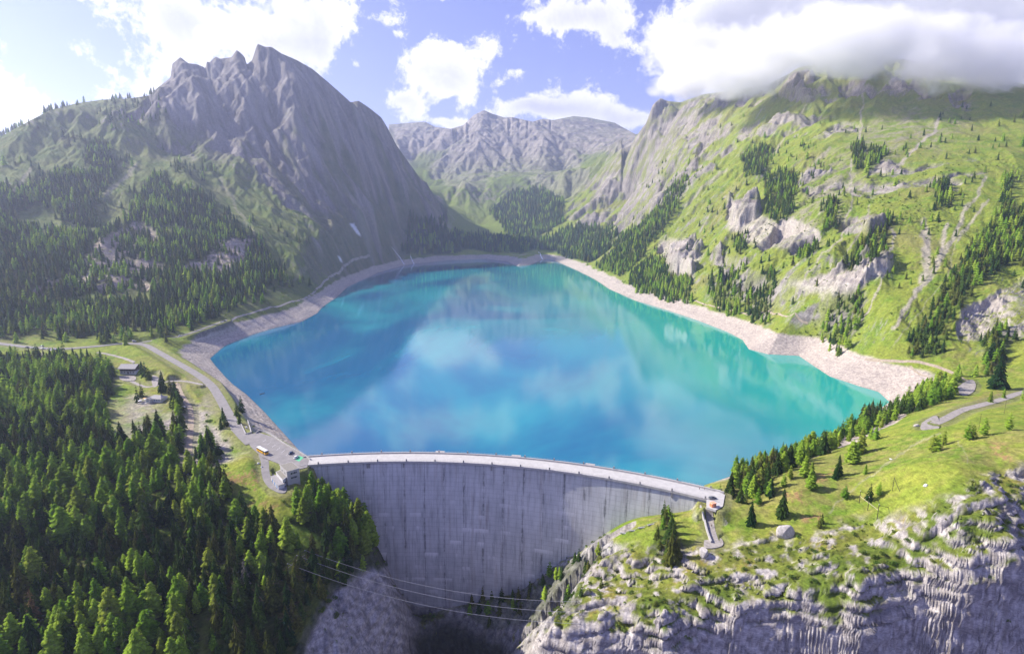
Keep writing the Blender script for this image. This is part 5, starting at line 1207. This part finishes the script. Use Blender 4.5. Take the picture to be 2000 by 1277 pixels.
# ---- parking wall along the lake --------------------------------------------
pk = empty('parapet_wall', PZ(540, 862, 16)); tag(pk, 'low concrete wall with a dark rail between the parking place and the lake', 'wall'); ox, oy, oz = pk.location
wl = catmull([PZ(x, y, 16) for x, y in [(500,846),(508,842),(520,845),(533,852),(557,868),(582,882),(598,892),(606,898)]], 5)
b = MB(); r_ = MB(); lo_ = Vector((ox, oy, oz))
for k in range(len(wl)-1):
    p, q_ = Vector(wl[k])-lo_, Vector(wl[k+1])-lo_; d = q_-p; b.box((p+q_)/2+Vector((0, 0, 0.25)), (d.length+0.05, 0.55, 1.3), math.atan2(d.y, d.x))
    r_.bar(p+Vector((0, 0, 1.7)), q_+Vector((0, 0, 1.7)), 0.05, 4); r_.bar(p+Vector((0, 0, 0.8)), p+Vector((0, 0, 1.7)), 0.05, 4); r_.bar(p+Vector((0, 0, 1.3)), q_+Vector((0, 0, 1.3)), 0.04, 4)
b.build('wall', 'concrete_pale', pk); r_.build('railing', 'metal_dark', pk)
# intake pit beside the ramp
it = empty('intake_pit', PZ(482, 838, 15.5)); tag(it, 'sunken concrete intake pit beside the road above the rocky shore', 'pit')
cs = [Vector(PZ(x, y, 16))-it.location for x, y in [(470,827),(480,848),(491,845),(484,822)]]
for k in range(3):
    p, q_ = cs[k], cs[k+1]; d = q_-p; MB().box((p+q_)/2+Vector((0, 0, -0.3)), (d.length+0.5, 0.5, 2.2), math.atan2(d.y, d.x)).build('wall', 'concrete_pale', it)
pk_c = sum(cs, Vector())/4; MB().box(pk_c+Vector((0, 0, 0.1)), (1.3, 1.3, 1.6), 0.4).build('hatch', 'wall_white', it)
# culvert portal below the road
cv = empty('culvert_portal', PZ(449, 858, 9)); tag(cv, 'two slanted concrete wing walls of a culvert under the lakeside road', 'culvert')
def slab(parent, name, pl, th, mat='concrete_pale'):
    """upright slab through px points (px, py_top, z_top, z_bottom)"""
    tp = [Vector(PZ(x, y, z)) for x, y, z, _ in pl]; V = []; o_ = parent.location
    d = (tp[-1]-tp[0]); nn = Vector((-d.y, d.x, 0)).normalized()*th
    for p, (_, _, _, zb) in zip(tp, pl): V += [p-o_, Vector((p.x, p.y, zb))-o_, p+nn-o_, Vector((p.x+nn.x, p.y+nn.y, zb))-o_]
    F = []
    for k in range(len(pl)-1):
        i = 4*k; F += [(i, i+1, i+5, i+4), (i+2, i+6, i+7, i+3), (i, i+4, i+6, i+2), (i+1, i+3, i+7, i+5)]
    F += [(0, 2, 3, 1), (4*len(pl)-4, 4*len(pl)-3, 4*len(pl)-1, 4*len(pl)-2)]
    return MB().mesh(V, F).build(name, mat, parent)
slab(cv, 'wing_wall', [(451,839,16,5), (438.5,857,12.5,5)], 0.6); slab(cv, 'wing_wall', [(463,853,15.5,5), (449.5,865.5,12,5)], 0.6); slab(cv, 'headwall', [(451,839,15.9,5), (463,853,15.4,5)], 0.6, 'concrete_grey')
# ---- vehicles -----------------------------------------------------------------
def wheel(parent, x, y, r, w):
    t = MB().bar((x, y-w/2, r), (x, y+w/2, r), r, 14).build('wheel', 'rubber', parent); MB().bar((x, y-w/2-0.02, r), (x, y+w/2+0.02, r), r*0.55, 10).build('rim', 'metal_grey', t)
def make_car(name, paint, loc, rz, label, kind='hatch', group=None, tilt=None):
    e = empty(name, loc, rz); tag(e, label, 'car', group); Lc, Wc = (4.3, 1.8)
    # side profile of the lower body
    def prof(pl, w0, w1, nm, mat, bev=0.05):
        b = MB(); V = []; n = len(pl)
        for x, z, k in pl: w = w0+(w1-w0)*k; V += [(x, -w/2, z), (x, w/2, z)]
        F = [tuple(2*i for i in range(n)), tuple(2*i+1 for i in reversed(range(n)))]+[(2*i, 2*i+1, 2*((i+1) % n)+1, 2*((i+1) % n)) for i in range(n)]
        b.mesh(V, F); b.bevel(bev, 2); return b.build(nm, mat, e, True)
    van = kind == 'van'; top = 1.95 if van else 1.48
    prof([(-2.15,.35,0),(2.1,.32,0),(2.18,.62,0),(2.05,.85,0),(1.15,1.0,0),(-1.9,1.02,0),(-2.15,.9,0)], 1.8, 1.7, 'body', paint)
    x0, x1, x2, x3 = (-2.05,-1.95,1.0,1.5) if van else (-1.95,-1.45,0.25,1.1)
    prof([(x0,.98,0),(x3,.98,0),(x2,top-0.06,1),(x1,top-0.06,1)], 1.64, 1.36, 'window', 'glass_dark')
    prof([(x1-0.04,top-0.09,0),(x2+0.06,top-0.09,0),(x2-0.05,top,1),(x1+0.1,top,1)], 1.42, 1.3, 'roof', paint, 0.02)
    for sx in (-1.35, 1.32):
        for sy in (-0.8, 0.8): wheel(e, sx, sy, 0.33, 0.2)
    for sy in (-0.62, 0.62): MB().box((2.13, sy, 0.68), (0.1, 0.3, 0.14)).build('headlight', 'lamp_glass', e)
    return e
def head(p0, p1): return math.atan2(p1[1]-p0[1], p1[0]-p0[0])
bp0, bp1 = PZ(502.5, 878, 16.1), PZ(524, 889.5, 16.1); rzb = head(bp0, bp1)
bus = empty('coach', ((bp0[0]+bp1[0])/2, (bp0[1]+bp1[1])/2, 16.05), rzb); tag(bus, 'yellow bus with white roof and dark windows standing on the parking place', 'bus')
MB().box((0, 0, 0.95), (11.6, 2.5, 1.25)).bevel(0.09).build('body', 'bus_yellow', bus); MB().box((0, 0, 2.05), (11.45, 2.42, 1.0)).bevel(0.06).build('window', 'glass_dark', bus)
pl_ = MB()
for x in (-5.6, -4.0, -2.4, -0.8, 0.8, 2.4, 4.0, 5.65):
    for sy in (-1, 1): pl_.box((x, sy*1.215, 2.05), (0.16, 0.06, 1.0))
pl_.build('window_pillars', 'bus_yellow', bus); MB().box((0, 0, 2.78), (11.6, 2.5, 0.5)).bevel(0.16).build('roof', 'paint_white', bus)
for x in (-2.6, 1.8): MB().box((x, 0, 3.12), (2.2, 1.6, 0.25)).bevel(0.06).build('roof_unit', 'paint_white', bus)
for sx in (-3.6, 3.9):
    for sy in (-1.12, 1.12): wheel(bus, sx, sy, 0.5, 0.3)
for sy in (-0.9, 0.9): MB().box((5.8, sy, 0.8), (0.08, 0.4, 0.2)).build('headlight', 'lamp_glass', bus); MB().bar((5.7, sy*1.3, 2.6), (6.0, sy*1.55, 2.2), 0.07, 5).build('mirror', 'paint_black', bus)
MB().box((3.2, -1.26, 1.4), (1.1, 0.05, 2.0)).build('door', 'glass_dark', bus); MB().box((0.3, 1.262, 1.25), (9.6, 0.02, 0.12)).build('stripe', 'cloth_red', bus)
cr = head(PZ(566, 888, 16), PZ(573, 881, 16))
make_car('parked_car', 'paint_bluecar', PZ(568.5, 885.5, 16.07), cr, 'dark blue car parked nearest the lake wall, beside the white car')
make_car('parked_car', 'paint_white', PZ(578.5, 894, 16.07), cr, 'white car parked on the green painted bay by the dam')
make_car('parked_car', 'paint_grey', PZ(1391, 973.5, 16.1), 0.25, 'dark grey car parked at the right end of the dam road')
bay = q4([(575,896.5),(584.5,889.5),(593,893.5),(584,901)], 16.0); tag(MB().prism(bay, 16.04, 16.055).build('painted_bay', 'paint_green'), 'bright green painted charging bay under the white car', 'parking bay')
lines = MB()
for k in range(6):
    p, q_ = PZ(520+k*9, 858+k*5.2, 16), PZ(513+k*9, 862.5+k*5.4, 16); d = Vector(q_)-Vector(p); lines.box(((p[0]+q_[0])/2, (p[1]+q_[1])/2, 16.045), (d.length, 0.12, 0.01), math.atan2(d.y, d.x))
tag(lines.build('road_markings', 'paint_white'), kind='structure')
# roadside cars up the valley road
VC = [(53,678.5,'paint_black','small black car, leftmost of the cars along the far valley road'),(65,680,'paint_white','white car parked on the far valley road above the pale gully'),(82,676,'paint_bluecar','dark blue car on the far lane of the valley road'),(84,680.5,'paint_white','white car parked between two dark cars on the valley road'),
      (96,682,'paint_black','black car parked just left of the two white cars on the valley road'),(101,684,'paint_white','white car, left one of the pair parked near the trees on the valley road'),(106,682,'paint_white','white car, right one of the pair parked near the trees on the valley road')]
for x, y, pt, lb in VC:
    p = PZ(x, y, 20.6); p = (p[0], p[1], max(hz(p[0], p[1])+0.1, 20.2)); make_car('roadside_car', pt, p, head(PZ(40,677,20), PZ(120,681,20))+(math.pi if x == 82 else 0), lb, group='cars parked along the valley road')
make_car('delivery_van', 'paint_white', (lambda p: (p[0], p[1], hz(p[0], p[1])+0.15))(PZ(262, 668, 19.3)), 0.3, 'white van at the junction of the valley road and lakeside road', 'van')
for x, y, pt, lb in [(352,654,'paint_white','white car on the shore road below the dark slope')]+[(440,628,'paint_grey','grey car at the end of the shore road, right of the white one'),(433,630,'paint_white','white car at the end of the shore road beside the grey one')]:
    p = PZ(x, y, 21.5); make_car('roadside_car', pt, (p[0], p[1], hz(p[0], p[1])+0.15), 0.5, lb)
p = on(357, 797)
if p: make_car('parked_car', 'paint_white', (p[0], p[1], p[2]+0.15), 1.2, 'white car under the trees beside the forest track')
# orange shed at the right end
oh = empty('orange_hut', PZ(1392, 989, 15.9), 0.35); tag(oh, 'small orange site hut with pale roof at the right end of the dam', 'hut')
MB().box((0, 0, 1.1), (2.6, 2.2, 2.2)).bevel(0.05).build('body', 'paint_orange', oh); MB().box((0, 0, 2.3), (3.1, 2.7, 0.25), 0, 0.9).build('roof', 'paint_orange_pale', oh); MB().box((-0.3, -1.13, 1.0), (0.8, 0.06, 1.8)).build('door', 'paint_orange_pale', oh); MB().box((0.8, -1.13, 1.4), (0.5, 0.06, 0.5)).build('window', 'glass_dark', oh)
# ---- chalet --------------------------------------------------------------------
cp = Vector(on(248, 733)); c_e = empty('chalet', cp+Vector((0, 1.5, 1.3)), -0.03); tag(c_e, 'large chalet with white ground floor, dark timber upper floors and grey gable roof', 'house')
Wd, Dp = 15.5, 9.0
MB().box((0, Dp/2, 0.4), (Wd, Dp, 4.8)).build('ground_floor', 'wall_white', c_e); MB().box((0, Dp/2, 4.35), (Wd+0.15, Dp+0.15, 3.1)).build('upper_floor', 'timber_dark', c_e)
MB().mesh([(-Wd/2, 0, 5.9), (-Wd/2, Dp, 5.9), (-Wd/2, Dp/2, 8.4), (Wd/2, 0, 5.9), (Wd/2, Dp, 5.9), (Wd/2, Dp/2, 8.4)], [(0, 1, 2), (3, 5, 4), (0, 2, 5, 3), (1, 4, 5, 2), (0, 3, 4, 1)]).build('gable', 'timber_dark', c_e)
rf = MB()
for sg in (0, 1):
    y0, y1 = (-1.6, Dp/2) if sg == 0 else (Dp+1.6, Dp/2); z0, z1 = 5.0, 8.55; X = Wd/2+1.1
    rf.mesh([(-X, y0, z0), (X, y0, z0), (X, y1, z1), (-X, y1, z1), (-X, y0, z0+0.25), (X, y0, z0+0.25), (X, y1, z1+0.25), (-X, y1, z1+0.25)], [(0, 1, 2, 3), (7, 6, 5, 4), (0, 4, 5, 1), (1, 5, 6, 2), (3, 2, 6, 7), (0, 3, 7, 4)])
rfo = rf.build('roof', 'roof_grey', c_e); MB().box((3.5, Dp/2+0.8, 8.9), (0.8, 0.8, 1.6)).build('chimney', 'concrete_grey', rfo)
for k in range(6): wall_window(c_e, (-Wd/2, -0.08), (Wd/2, -0.08), (k+0.6)/6.2, 4.5, 0.9, 1.1)
MB().box((0, -0.75, 3.35), (Wd-0.8, 1.3, 0.15)).build('balcony', 'timber_dark', c_e)
for k in (0, 1, 3, 4): wall_window(c_e, (-Wd/2, 0), (Wd/2, 0), (k+0.7)/5.4, 1.4, 1.0, 1.0)
MB().box((0.4, -0.03, 0.9), (1.3, 0.12, 2.1)).build('door', 'timber_dark', c_e)
# ---- restaurant with terrace -----------------------------------------------------
rp = Vector(on(300, 786)); rs = empty('restaurant', (rp.x, rp.y, rp.z+0.5), -0.18); tag(rs, 'low whitewashed restaurant with broad grey hipped roof among the spruces', 'house')
MB().box((1.5, 3.5, 1.6), (12, 7.5, 3.4)).build('wall', 'wall_white', rs); MB().box((-2.5, -1.2, 1.4), (4.2, 3.4, 3.0)).build('wall', 'wall_white', rs)
MB().mesh([(-5.3, -0.9, 3.1), (8.3, -0.9, 3.1), (8.3, 7.9, 3.1), (-5.3, 7.9, 3.1), (-1.6, 3.5, 5.2), (4.6, 3.5, 5.2)], [(0, 1, 5, 4), (1, 2, 5), (2, 3, 4, 5), (3, 0, 4), (0, 3, 2, 1)]).build('roof', 'roof_grey', rs)
MB().mesh([(-5.0, -3.3, 2.9), (0, -3.3, 2.9), (0, 0.3, 2.9), (-5.0, 0.3, 2.9), (-2.5, -3.3, 4.0), (-2.5, 1.5, 4.0)], [(0, 1, 4), (1, 2, 5, 4), (2, 3, 5), (3, 0, 4, 5), (0, 3, 2, 1)]).build('roof', 'roof_grey', rs)
for t in (0.3, 0.6): wall_window(rs, (-4.6, -2.9), (-0.4, -2.9), t, 1.6, 0.9, 1.1, 'glass_blue')
for t in (0.5, 0.68, 0.86): wall_window(rs, (-4.5, -0.25), (7.5, -0.25), t, 1.7, 1.1, 1.1, 'glass_blue')
MB().box((4.6, 4.2, 5.3), (0.8, 0.8, 1.6)).build('chimney', 'concrete_grey', rs)
tz_ = samp(Z, rp.x-8, rp.y+2); te = empty('terrace', (rp.x-8.2, rp.y+2.5, float(tz_)+0.1), -0.18); tag(te, 'paved sun terrace on the left side of the restaurant', 'terrace')
MB().box((0, 0, -0.2), (8, 9, 0.8)).build('paving', 'concrete_pale', te)
tr_ = MB()
for a_, b_ in (((-4, -4.5), (4, -4.5)), ((-4, -4.5), (-4, 4.5)), ((-4, 4.5), (4, 4.5))):
    for hh in (0.7, 1.1): tr_.bar((*a_, hh), (*b_, hh), 0.04, 4)
tr_.build('railing', 'timber_light', te)
for k, (dx, dy, mt, lb) in enumerate([(-2.5, 3.0, 'bus_yellow', 'yellow parasol open on the restaurant terrace'), (-0.6, 1.0, 'paint_white', 'white parasol nearest the restaurant wall'), (-2.8, -1.0, 'canvas_cream', 'cream parasol in the middle of the terrace edge'), (-2.6, -3.4, 'paint_white', 'white parasol at the near corner of the terrace')]):
    pe = empty('parasol', Vector((te.location.x+dx, te.location.y+dy, te.location.z+0.2))); tag(pe, lb, 'parasol')
    MB().bar((0, 0, 0), (0, 0, 2.5), 0.04, 6).build('pole', 'metal_grey', pe); MB().bar((0, 0, 2.1), (0, 0, 2.7), 1.5, 8, 0.05).build('canopy', mt, pe)
    ta = empty('garden_table', Vector((te.location.x+dx+1.0, te.location.y+dy-0.8, te.location.z+0.2))); tag(ta, 'small wooden table on the terrace beside a parasol', 'table', 'tables on the restaurant terrace')
    MB().box((0, 0, 0.74), (1.2, 0.8, 0.06)).build('tabletop', 'timber_light', ta)
    for sx in (-1, 1):
        for sy in (-1, 1): MB().bar((sx*.5, sy*.33, 0), (sx*.5, sy*.33, 0.72), 0.03, 4).build('leg', 'metal_dark', ta)
# ---- power line ---------------------------------------------------------------------
def pole_line(name, label, poles, toph, beamf, stay, beam_light=True, group=None):
    """poles: base pixels; one frame with upright poles, a cross beam and raking stays"""
    B = [Vector(on(*p)) for p in poles]; e = empty(name, B[0]); tag(e, label, 'power pole', group); T = []
    for p, h in zip(B, toph):
        r0 = p-B[0]; MB().bar(r0+Vector((0, 0, -0.6)), r0+Vector((0, 0, h)), 0.17, 8, 0.12).build('pole', 'timber_pole', e); T.append(r0+Vector((0, 0, h)))
        MB().bar(r0+Vector((0, 0, h-0.15)), r0+stay+Vector((0, 0, hz(p.x+stay.x, p.y+stay.y)-p.z)), 0.12, 6).build('stay', 'timber_pole', e)
        MB().bar(r0+Vector((0, 0, h)), r0+Vector((0, 0, h+0.45)), 0.1, 6, 0.14).build('insulator', 'wall_white', e)
    for a_, b_ in zip(T, T[1:]):
        MB().bar(a_-Vector((0, 0, toph[0]*beamf)), b_-Vector((0, 0, toph[0]*beamf)), 0.12, 6).build('crossbeam', 'timber_light' if beam_light else 'timber_pole', e)
        if not beam_light or stay.x < 0: MB().bar(a_, b_, 0.1, 6).build('crossbeam', 'timber_pole', e)
    return e, [B[0]+t for t in T]
fl, TL = pole_line('pole_frame', 'three timber poles joined by cross beams on the forested left bank', [(597,1097),(581.5,1108),(563.5,1126)], (6.5, 6.8, 7.2), 0.35, Vector((-3.6, 2.2, 0)))
fr_, TR = pole_line('pole_frame', 'three dark poles joined by a pale beam at the edge of the right meadow', [(1678,982),(1694.5,996.5),(1713,1013.5)], (6.6, 7.0, 7.6), 0.42, Vector((6.2, 2.0, 0)))
# the single braced pole
pp = Vector(on(1743, 958)); sp_ = empty('braced_pole', pp); tag(sp_, 'single dark pole with a raking prop on the right meadow beside two small spruces', 'power pole')
MB().bar((0, 0, -0.5), (0, 0, 7.2), 0.14, 8, 0.1).build('pole', 'timber_pole', sp_); q_ = Vector(on(1757, 959))-pp; MB().bar((0, 0, 7.0), q_, 0.12, 6).build('prop', 'timber_pole', sp_)
for x, y, h, lb in [(1839.5,884,8.5,'thin grey pole beside the round larch clump on the meadow'),(1911,841,10,'thin grey pole left of a lone larch on the upper meadow'),(1961,808,9,'thin grey pole below the meadow road'),(1966,745,8,'thin grey pole near the tall spruce by the upper road')]:
    p = on(x, y)
    if p:
        e = empty('meadow_pole', Vector(p)); tag(e, lb, 'pole'); MB().bar((0, 0, -0.5), (0, 0, h), 0.09, 6, 0.06).build('pole', 'timber_pole', e); MB().bar((-0.3, 0, h-0.3), (0.3, 0, h-0.3), 0.05, 4).build('crossarm', 'timber_pole', e)
# cables over the gorge
def cable(a, b, sag, lb):
    n = 36; L = [a.lerp(b, k/n)-Vector((0, 0, 4*sag*(k/n)*(1-k/n))) for k in range(n+1)]; m_ = MB()
    for p, q_ in zip(L, L[1:]): m_.bar(p-a, q_-a, 0.085, 5)
    o_ = m_.build('power_cable', 'metal_grey'); o_.location = a; tag(o_, lb, 'cable')
ends = [(1132,1178),(1132,1199),(1134,1221)]; lbs = ['highest of the three pale cables sagging across the gorge', 'middle one of the three pale cables sagging across the gorge', 'lowest of the three pale cables sagging across the gorge']
an_ = []
for (ex, ey), T_, lb in zip(ends, (TL[0], TL[1], TL[2]), lbs):
    e_ = Vector(on(ex, ey) or P(ex, ey, 250)); an_.append(e_); cable(T_+Vector((0, 0, 0.4)), e_+Vector((0, 0, 1.0)), 7.5, lb)
for k, e_ in enumerate(an_):
    ie = empty('cable_anchor', e_); tag(ie, ['uppermost', 'middle', 'lowest'][k]+' short steel anchor on the rock right of the gorge', 'anchor'); MB().bar((0, 0, -0.5), (0, 0, 1.1), 0.12, 6).build('post', 'metal_grey', ie); MB().box((0, 0, -0.1), (0.8, 0.8, 0.3)).build('footing', 'concrete_pale', ie)
# ---- right end: wall, steps, rail, stones --------------------------------------------
pw = [Vector(on(x, y)) for x, y in [(1368,990),(1372,1003),(1376,1018),(1380,1035),(1384,1048),(1389,1060)]]
w = empty('side_wall', pw[0]); tag(w, 'narrow pale concrete wall running down beside the path right of the dam', 'wall'); b = MB()
for p, q_ in zip(pw, pw[1:]):
    d = q_-p; mid = (p+q_)/2-pw[0]; V = []
    nn = Vector((-d.y, d.x, 0)).normalized()*0.35
    for s_, c_ in ((p, -1), (q_, 1)):
        for k in (-1, 1):
            for hh in (-1.5, 1.3): V.append(s_-pw[0]+nn*k+Vector((0, 0, hh)))
    b.mesh(V, [(0, 1, 5, 4), (2, 6, 7, 3), (1, 3, 7, 5), (0, 4, 6, 2), (0, 2, 3, 1), (4, 5, 7, 6)])
b.build('wall', 'concrete_pale', w)
rw = [Vector(on(x, y)) for x, y in [(1213,1044),(1230,1039),(1248,1033),(1266,1027),(1284,1020)]]; e = empty('hand_rail', rw[0]); tag(e, 'pale handrail along the ledge path beneath the lit end of the dam', 'railing'); b = MB(); b2 = MB()
for p, q_ in zip(rw, rw[1:]):
    for hh in (1.1, 0.6): b.bar(p-rw[0]+Vector((0, 0, hh)), q_-rw[0]+Vector((0, 0, hh)), 0.07, 5)
    b.bar(p-rw[0], p-rw[0]+Vector((0, 0, 1.1)), 0.06, 5); d = q_-p; b2.box((p+q_)/2-rw[0], (d.length*1.1, 0.9, 0.5), math.atan2(d.y, d.x))
b.build('rail', 'metal_grey', e); b2.build('kerb', 'concrete_pale', e)
def boulder(px, py, s, lb, mat='limestone', seed=1, sq=(1, 1, .8), name='boulder'):
    p = on(px, py)
    if p is None: return
    bm = bmesh.new(); bmesh.ops.create_icosphere(bm, subdivisions=3, radius=s); q = random.Random(seed)
    pl_ = [(Vector((q.gauss(0, 1), q.gauss(0, 1), q.gauss(0, 1))).normalized(), s*q.uniform(.55, .85)) for _ in range(12)]
    for v in bm.verts:
        for n_, d_ in pl_:
            k = v.co.dot(n_)-d_
            if k > 0: v.co -= n_*k*0.95
        v.co = Vector((v.co.x*sq[0], v.co.y*sq[1], v.co.z*sq[2]))
    me = bpy.data.meshes.new(name); bm.to_mesh(me); bm.free(); me.materials.append(MATS[mat]); o_ = link(name, me); o_.location = (p[0], p[1], p[2]+s*0.25); tag(o_, lb, 'rock')
boulder(1534, 1044, 4.6, 'big angular grey boulder with a grassy top below the meadow', seed=3, sq=(1, .8, 1.1)); boulder(1375, 1083, 3.2, 'pale block of rock at the lower end of the path wall', seed=5, sq=(.9, .8, 1.2))
boulder(1808, 949, 1.1, 'small white stone pile standing alone on the right meadow', 'wall_white', 7, (1.3, 1, .8)); boulder(1740, 897, 0.8, 'tiny pale stone in the middle of the right meadow', 'wall_white', 8)
boulder(1790, 832, 1.6, 'pale heap of stones at the left tip of the turning place', 'limestone', 9, (1.5, 1, .6)); boulder(505, 905, 0.9, 'white stone at the roadside above the garage drive', 'wall_white', 10); boulder(511, 912, 0.8, 'smaller white stone beside the garage drive', 'wall_white', 11)
boulder(448, 703, 2.0, 'dark stone on the pale mud near the left shore', 'concrete_grey', 12, (1.4, 1, .5))
# drift timber on the beach
q = random.Random(4)
for k in range(26):
    t = k/25; x = 1812+(1752-1812)*t+q.uniform(-4, 4); y = 744+(792-744)*t+q.uniform(-4, 4); p = on(x, y)
    if p is None: continue
    L = q.uniform(3, 7); a_ = math.radians(38)+q.uniform(-.25, .25); o_ = MB().bar((-L/2*math.cos(a_), -L/2*math.sin(a_), 0.1), (L/2*math.cos(a_), L/2*math.sin(a_), 0.2), q.uniform(.14, .28), 7, 0.1).build('drift_log', 'log_wood'); o_.location = (p[0], p[1], p[2]+0.15); o_.rotation_euler = (0, q.uniform(-.06, .06), 0)
    tag(o_, 'reddish brown drift log lying in the line of logs on the pale beach', 'log', 'drift logs on the right beach')
# boat-shaped dark float near the left shore
fb = empty('lake_buoy', PZ(512, 769, 0.05), 0.9); tag(fb, 'small dark float on the water near the left shore', 'float'); MB().box((0, 0, 0.1), (5, 1.2, 0.45)).bevel(0.15).build('hull', 'metal_dark', fb)
# streams falling into the far end of the lake
simple_mat('white_water', (0.78,0.80,0.83), 0.5, 0.4, 0.15, 0.2)
def stream(pl, w_, lb):
    L = [on(x, y) for x, y in pl]; L = [p for p in L if p]; 
    if len(L) < 2: return
    c = catmull(L, 6); V = []; F = []
    for i, p in enumerate(c):
        d = c[min(i+1, len(c)-1)]-c[max(i-1, 0)]; nn = np.array([-d[1], d[0]]); nn = nn/(np.hypot(*nn)+1e-9)
        ww = w_*(0.5+i/len(c))*(1+0.4*math.sin(i*2.3)); 
        for k in (-1, 0, 1): V.append((p[0]+nn[0]*ww*k, p[1]+nn[1]*ww*k, max(hz(p[0]+nn[0]*ww*k, p[1]+nn[1]*ww*k), p[2]-1)+(1.2 if k == 0 else 0.3)))
    for i in range(len(c)-1):
        for k in (0, 1): F.append((3*i+k, 3*i+k+1, 3*i+4+k, 3*i+3+k))
    tag(MB().mesh(V, F).build('mountain_stream', 'white_water'), lb, 'stream', kind='thing')
stream([(764,482),(769,488),(776,497),(783,506),(790,517)], 1.3, 'white stream tumbling into the far left end of the lake, left of two'); stream([(791,486),(797,492),(803,504),(809,516)], 1.2, 'white stream tumbling into the far left end of the lake, right of two')
stream([(1052,492),(1056,499),(1060,507)], 2.0, 'white stream running out of the wood at the head of the lake')
# ---- people -------------------------------------------------------------------------------
def person(loc, rz, top, lb, stride=0.25):
    e = empty('person', loc, rz); tag(e, lb, 'person')
    J = {'pel': (0, 0, .92), 'ch': (0, 0, 1.25), 'nk': (0, 0, 1.47), 'hd': (0.02, 0, 1.58), 'ht': (0.02, 0, 1.70), 'shl': (0, .17, 1.40), 'ell': (.06, .24, 1.13), 'hal': (.16, .22, .90), 'shr': (0, -.17, 1.40), 'elr': (-.08, -.24, 1.13), 'har': (-.04, -.24, .88),
         'hil': (0, .09, .90), 'knl': (stride*.55, .10, .50), 'anl': (stride, .10, .09), 'tol': (stride+.16, .10, .04), 'hir': (0, -.09, .90), 'knr': (-.02, -.10, .49), 'anr': (-stride, -.10, .11), 'tor': (-stride+.15, -.10, .03)}
    E = [('pel','ch'),('ch','nk'),('nk','hd'),('hd','ht'),('ch','shl'),('shl','ell'),('ell','hal'),('ch','shr'),('shr','elr'),('elr','har'),('pel','hil'),('hil','knl'),('knl','anl'),('anl','tol'),('pel','hir'),('hir','knr'),('knr','anr'),('anr','tor')]
    Rr = {'pel': .14, 'ch': .155, 'nk': .06, 'hd': .095, 'ht': .08, 'shl': .06, 'ell': .045, 'hal': .035, 'shr': .06, 'elr': .045, 'har': .035, 'hil': .09, 'knl': .06, 'anl': .042, 'tol': .035, 'hir': .09, 'knr': .06, 'anr': .042, 'tor': .035}
    def skin(names, edges, grow_, nm, mat, par):
        me = bpy.data.meshes.new(nm); me.from_pydata([J[n_] for n_ in names], [(names.index(a), names.index(b)) for a, b in edges], []); o_ = link(nm, me, par); me.materials.append(MATS[mat])
        sk = o_.modifiers.new('s', 'SKIN'); sk.use_smooth_shade = True
        for v, n_ in zip(me.skin_vertices[0].data, names): v.radius = (Rr[n_]*grow_,)*2
        me.skin_vertices[0].data[0].use_root = True; o_.modifiers.new('d', 'SUBSURF').levels = 1; o_.modifiers['d'].render_levels = 1; return o_
    names = list(J); body = skin(names, E, 1.0, 'body', 'skin', e)
    skin(['ch','pel','nk','shl','ell','shr','elr'], [('pel','ch'),('ch','nk'),('ch','shl'),('shl','ell'),('ch','shr'),('shr','elr')], 1.14, 'jacket', top, e)
    skin(['pel','hil','knl','anl','hir','knr','anr'], [('pel','hil'),('hil','knl'),('knl','anl'),('pel','hir'),('hir','knr'),('knr','anr')], 1.14, 'trousers', 'cloth_dark', e)
    MB().bar((0.0, 0, 1.66), (0.0, 0, 1.78), 0.105, 8, 0.07).build('hair', 'hair', e); return e
p = on(1389.5, 1029); person(Vector(p)+Vector((0, 0, 0.1)), 1.3, 'cloth_dark', 'person in dark clothes walking on the path right of the dam')
p = PZ(1376, 956.5, 16.05); person(p, 0.4, 'cloth_dark', 'person in dark jacket standing by the lake at the right end of the dam', 0.1); p = PZ(1366, 956, 16.05); person(p, 2.4, 'cloth_red', 'person in red jacket on the crest road near its right end', 0.2)
